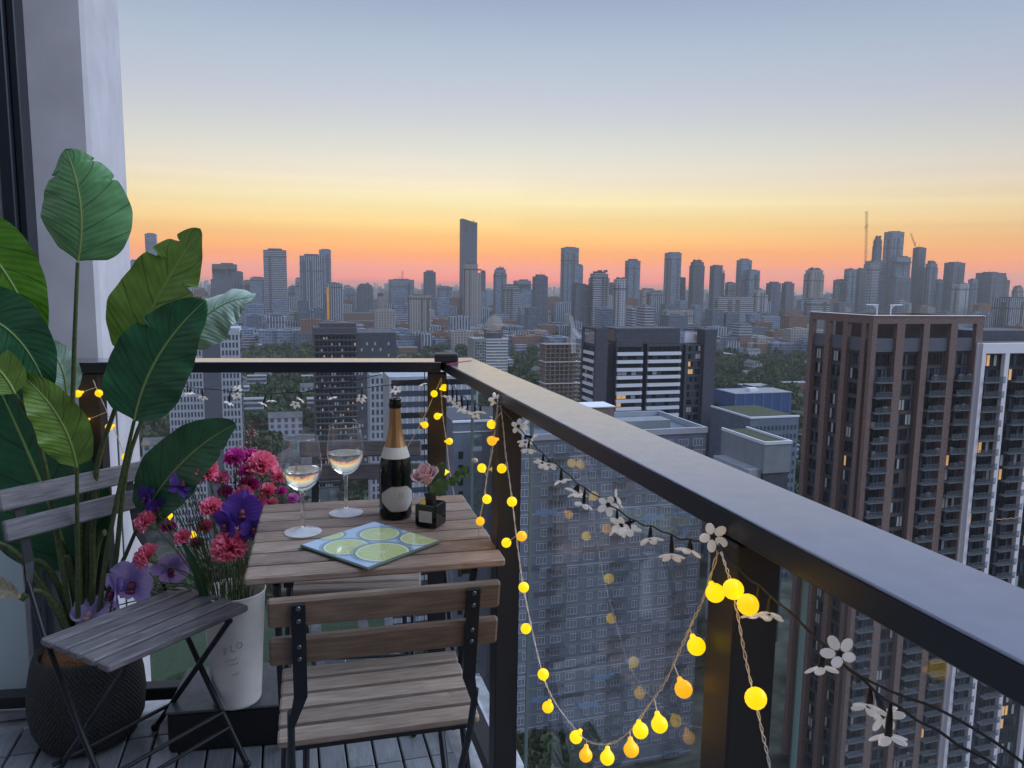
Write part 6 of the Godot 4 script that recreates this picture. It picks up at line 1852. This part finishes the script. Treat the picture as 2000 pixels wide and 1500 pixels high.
func lights() -> void:
	M.clear_cord = mat(s8(214, 206, 196), 0.25)
	M.wire = mat(s8(18, 20, 22), 0.5)
	M.bulb = [emit(Color(1.0, 0.82, 0.0), 0.95), emit(Color(1.0, 0.72, 0.10), 0.85), emit(Color(1.0, 0.86, 0.0), 1.0)]
	for m in M.bulb:
		m.albedo_color = s8(235, 175, 40)
		m.roughness = 0.3
	M.clear_petal = mat(Color(0.98, 0.98, 1.0, 0.40), 0.08)
	M.clear_petal.emission_enabled = true      # the petals themselves glow, in place of a lamp inside each blossom
	M.clear_petal.emission = Color(1.0, 0.96, 0.90)
	M.clear_petal.emission_energy_multiplier = 0.17
	M.clear_petal.transparency = BaseMaterial3D.TRANSPARENCY_ALPHA
	var fl := "warm fairy light strings on the railing"
	lamp_string("warm fairy light string from the left post down behind the flowers", [Vector3(-1.182, 1.02, -2.148), Vector3(-1.166, 0.9721, -2.15), Vector3(-1.144, 0.913, -2.153), Vector3(-1.123, 0.8459, -2.156), Vector3(-1.102, 0.778, -2.159), Vector3(-1.058, 0.686, -2.166), Vector3(-0.9978, 0.612, -2.175), Vector3(-0.9324, 0.5477, -2.184), Vector3(-0.8597, 0.4932, -2.195)], [Vector3(-1.167, 0.983, -2.146), Vector3(-1.222, 0.9818, -2.138), Vector3(-1.209, 0.9041, -2.14), Vector3(-1.145, 0.8856, -2.149), Vector3(-1.106, 0.7971, -2.155), Vector3(-0.9958, 0.621, -2.171), Vector3(-0.9317, 0.5615, -2.18)], 0.0105, fl)
	lamp_string("warm fairy light string from the corner post down behind the bottle", [Vector3(-0.2124, 1.023, -2.288), Vector3(-0.2366, 0.966, -2.285), Vector3(-0.2639, 0.9038, -2.281), Vector3(-0.2882, 0.857, -2.277), Vector3(-0.3126, 0.8149, -2.274), Vector3(-0.3523, 0.7476, -2.268), Vector3(-0.4056, 0.6805, -2.26), Vector3(-0.4739, 0.6313, -2.251)], [Vector3(-0.2332, 0.9759, -2.281), Vector3(-0.2604, 0.881, -2.277)], 0.0105, fl)
	lamp_string("warm fairy light string down the corner post to behind the rose", [Vector3(-0.2117, 1.024, -2.28), Vector3(-0.2115, 0.967, -2.28), Vector3(-0.2053, 0.8967, -2.281), Vector3(-0.1959, 0.8305, -2.283), Vector3(-0.1895, 0.7622, -2.284), Vector3(-0.1768, 0.6899, -2.286), Vector3(-0.164, 0.6089, -2.287)], [Vector3(-0.2022, 0.9955, -2.278), Vector3(-0.2232, 0.9086, -2.275), Vector3(-0.1864, 0.8312, -2.28), Vector3(-0.2029, 0.7364, -2.278)], 0.0105, fl)
	lamp_string("short warm fairy light string left of the first post, by the table corner", [Vector3(-0.0296, 1.052, -1.602), Vector3(-0.0348, 1.002, -1.62), Vector3(-0.0413, 0.9404, -1.642), Vector3(-0.052, 0.8854, -1.678), Vector3(-0.0592, 0.8253, -1.702), Vector3(-0.0695, 0.7661, -1.737), Vector3(-0.0746, 0.7106, -1.754)], [Vector3(-0.0413, 0.9707, -1.628), Vector3(-0.066, 0.8899, -1.711), Vector3(-0.0521, 0.8303, -1.664), Vector3(-0.0687, 0.7615, -1.72)], 0.0105, fl)
	lamp_string("longest warm fairy light string, sagging from the first post to the second", [Vector3(-0.0237, 1.045, -1.646), Vector3(-0.0173, 1.001, -1.624), Vector3(-0.0108, 0.9442, -1.602), Vector3(-0.0012, 0.8915, -1.57), Vector3(0.0071, 0.8392, -1.542), Vector3(0.0175, 0.7695, -1.507), Vector3(0.0275, 0.7124, -1.473), Vector3(0.0427, 0.6555, -1.421), Vector3(0.0634, 0.5924, -1.352), Vector3(0.0817, 0.5721, -1.29), Vector3(0.1093, 0.5776, -1.197), Vector3(0.1296, 0.5939, -1.128), Vector3(0.1524, 0.6401, -1.051), Vector3(0.1701, 0.6969, -0.9915), Vector3(0.1839, 0.7591, -0.9451), Vector3(0.1969, 0.8206, -0.901), Vector3(0.2065, 0.8807, -0.8687), Vector3(0.213, 0.923, -0.8468), Vector3(0.2194, 0.9634, -0.8252), Vector3(0.226, 1.024, -0.8028)], [Vector3(-0.0448, 0.9926, -1.703), Vector3(-0.0194, 0.9126, -1.617), Vector3(0.0036, 0.8617, -1.54), Vector3(-0.007, 0.7614, -1.575), Vector3(0.0238, 0.8117, -1.471), Vector3(0.0292, 0.7132, -1.453), Vector3(0.0344, 0.635, -1.436), Vector3(0.0654, 0.5965, -1.331), Vector3(0.0736, 0.5485, -1.303), Vector3(0.1132, 0.5746, -1.17), Vector3(0.1254, 0.5703, -1.128), Vector3(0.1485, 0.6179, -1.05), Vector3(0.1705, 0.6794, -0.9761), Vector3(0.1776, 0.7222, -0.9521), Vector3(0.1921, 0.761, -0.9033), Vector3(0.2076, 0.8378, -0.8511), Vector3(0.2143, 0.9027, -0.8283), Vector3(0.2237, 0.9797, -0.7964)], 0.0105, fl)
	lamp_string("nearest warm fairy light string, hanging down the second post", [Vector3(0.2185, 1.037, -0.7648), Vector3(0.2228, 1.02, -0.7503), Vector3(0.2265, 1, -0.7378), Vector3(0.2304, 0.9716, -0.7247), Vector3(0.2345, 0.9411, -0.7108), Vector3(0.2388, 0.9164, -0.6962), Vector3(0.2431, 0.8894, -0.6816), Vector3(0.2468, 0.8662, -0.6694), Vector3(0.2507, 0.8392, -0.6562)], [Vector3(0.2311, 1.005, -0.7081), Vector3(0.2237, 1.01, -0.7333), Vector3(0.2371, 0.92, -0.688)], 0.0105, fl)
	flower_string("string of clear flower lights sagging along the far rail", [Vector3(-1.167, 1.033, -2.132), Vector3(-1.069, 1.014, -2.146), Vector3(-0.9742, 1.003, -2.16), Vector3(-0.9167, 0.9998, -2.168), Vector3(-0.8228, 0.9904, -2.182), Vector3(-0.7106, 0.9808, -2.198), Vector3(-0.5964, 0.9862, -2.215), Vector3(-0.422, 0.9974, -2.24), Vector3(-0.3036, 1.015, -2.257), Vector3(-0.2048, 1.033, -2.271)], [Vector3(-0.9186, 0.9865, -2.168), Vector3(-0.8845, 0.973, -2.173), Vector3(-0.8126, 0.9576, -2.183), Vector3(-0.7924, 0.9783, -2.186), Vector3(-0.7184, 0.9539, -2.197), Vector3(-0.6983, 0.9627, -2.2), Vector3(-0.614, 0.9652, -2.212), Vector3(-0.5259, 0.9706, -2.225), Vector3(-0.4398, 0.9731, -2.237), Vector3(-0.3483, 0.9878, -2.251), Vector3(-0.2663, 1.009, -2.263)], 0.015, "clear flower light strings on the railing", [[Vector3(-0.5964, 0.9877, -2.215), Vector3(-0.4802, 1.014, -2.232), Vector3(-0.3849, 1.037, -2.245)]])
	flower_string("string of clear flower lights looped between the corner and the first post", [Vector3(-0.19, 1.028, -2.207), Vector3(-0.1581, 1.019, -2.099), Vector3(-0.1273, 1.011, -1.995), Vector3(-0.0871, 1.014, -1.86), Vector3(-0.0588, 1.025, -1.764), Vector3(-0.0357, 1.041, -1.686)], [Vector3(-0.1877, 0.9839, -2.2), Vector3(-0.1655, 0.9837, -2.125), Vector3(-0.1503, 0.9805, -2.073), Vector3(-0.1305, 0.9817, -2.006), Vector3(-0.1135, 0.9819, -1.949), Vector3(-0.0899, 0.988, -1.869), Vector3(-0.0753, 1.004, -1.82)], 0.016, "clear flower light strings on the railing")
	flower_string("string of clear flower lights looped between the two right-hand posts", [Vector3(-0.0334, 1.047, -1.678), Vector3(-0.0043, 1.031, -1.58), Vector3(0.0216, 1.018, -1.493), Vector3(0.0423, 1.008, -1.423), Vector3(0.0644, 1, -1.348), Vector3(0.0886, 0.9976, -1.267), Vector3(0.1089, 0.9922, -1.198), Vector3(0.13, 0.9933, -1.127), Vector3(0.1512, 0.9938, -1.055), Vector3(0.17, 0.9956, -0.9918), Vector3(0.1846, 1.004, -0.9426), Vector3(0.2004, 1.01, -0.8893), Vector3(0.2137, 1.022, -0.8443), Vector3(0.2233, 1.038, -0.8121)], [Vector3(-0.0359, 1.051, -1.687), Vector3(0.0136, 1.024, -1.52), Vector3(0.0277, 1.003, -1.472), Vector3(0.0335, 0.9922, -1.453), Vector3(0.0581, 0.986, -1.37), Vector3(0.0677, 0.991, -1.337), Vector3(0.0861, 0.9794, -1.275), Vector3(0.1079, 0.977, -1.201), Vector3(0.1157, 0.9678, -1.175), Vector3(0.1426, 0.9917, -1.085), Vector3(0.1523, 0.9702, -1.052), Vector3(0.1627, 0.9803, -1.017), Vector3(0.1809, 0.9871, -0.955), Vector3(0.1974, 0.9856, -0.8995), Vector3(0.2095, 1.007, -0.8586), Vector3(0.2227, 1.037, -0.814)], 0.016, "clear flower light strings on the railing")
	flower_string("nearest string of clear flower lights, running past the second post", [Vector3(0.2264, 1.033, -0.8017), Vector3(0.2368, 1.02, -0.7664), Vector3(0.2497, 1.015, -0.7229), Vector3(0.2656, 1.007, -0.6691), Vector3(0.2814, 0.9963, -0.6158), Vector3(0.295, 0.991, -0.5701), Vector3(0.3066, 0.9924, -0.5309), Vector3(0.3191, 0.9958, -0.4887), Vector3(0.3299, 0.9986, -0.4523)], [Vector3(0.247, 0.9862, -0.7318), Vector3(0.2531, 0.996, -0.7115), Vector3(0.2752, 0.9806, -0.6368), Vector3(0.2813, 1.002, -0.6164), Vector3(0.2919, 0.9771, -0.5805), Vector3(0.2981, 0.9646, -0.5597)], 0.0145, "clear flower light strings on the railing", [[Vector3(0.2497, 1.015, -0.7229), Vector3(0.2677, 1.006, -0.662), Vector3(0.2832, 0.995, -0.6096), Vector3(0.2978, 0.9998, -0.5607), Vector3(0.31, 1.01, -0.5192), Vector3(0.322, 1.013, -0.479), Vector3(0.3305, 1.011, -0.4502)]])
	# a red thread lies across the corner of the top rail
	var th := Shape.new()
	th.tube([Vector3(-0.1912, 1.071, -2.219), Vector3(-0.1625, 1.071, -2.296), Vector3(-0.1253, 1.071, -2.348)], 0.0009, 5)
	tag(obj("red_thread", th, M.red), "thin red thread lying across the rail beside the corner cap", "thread")
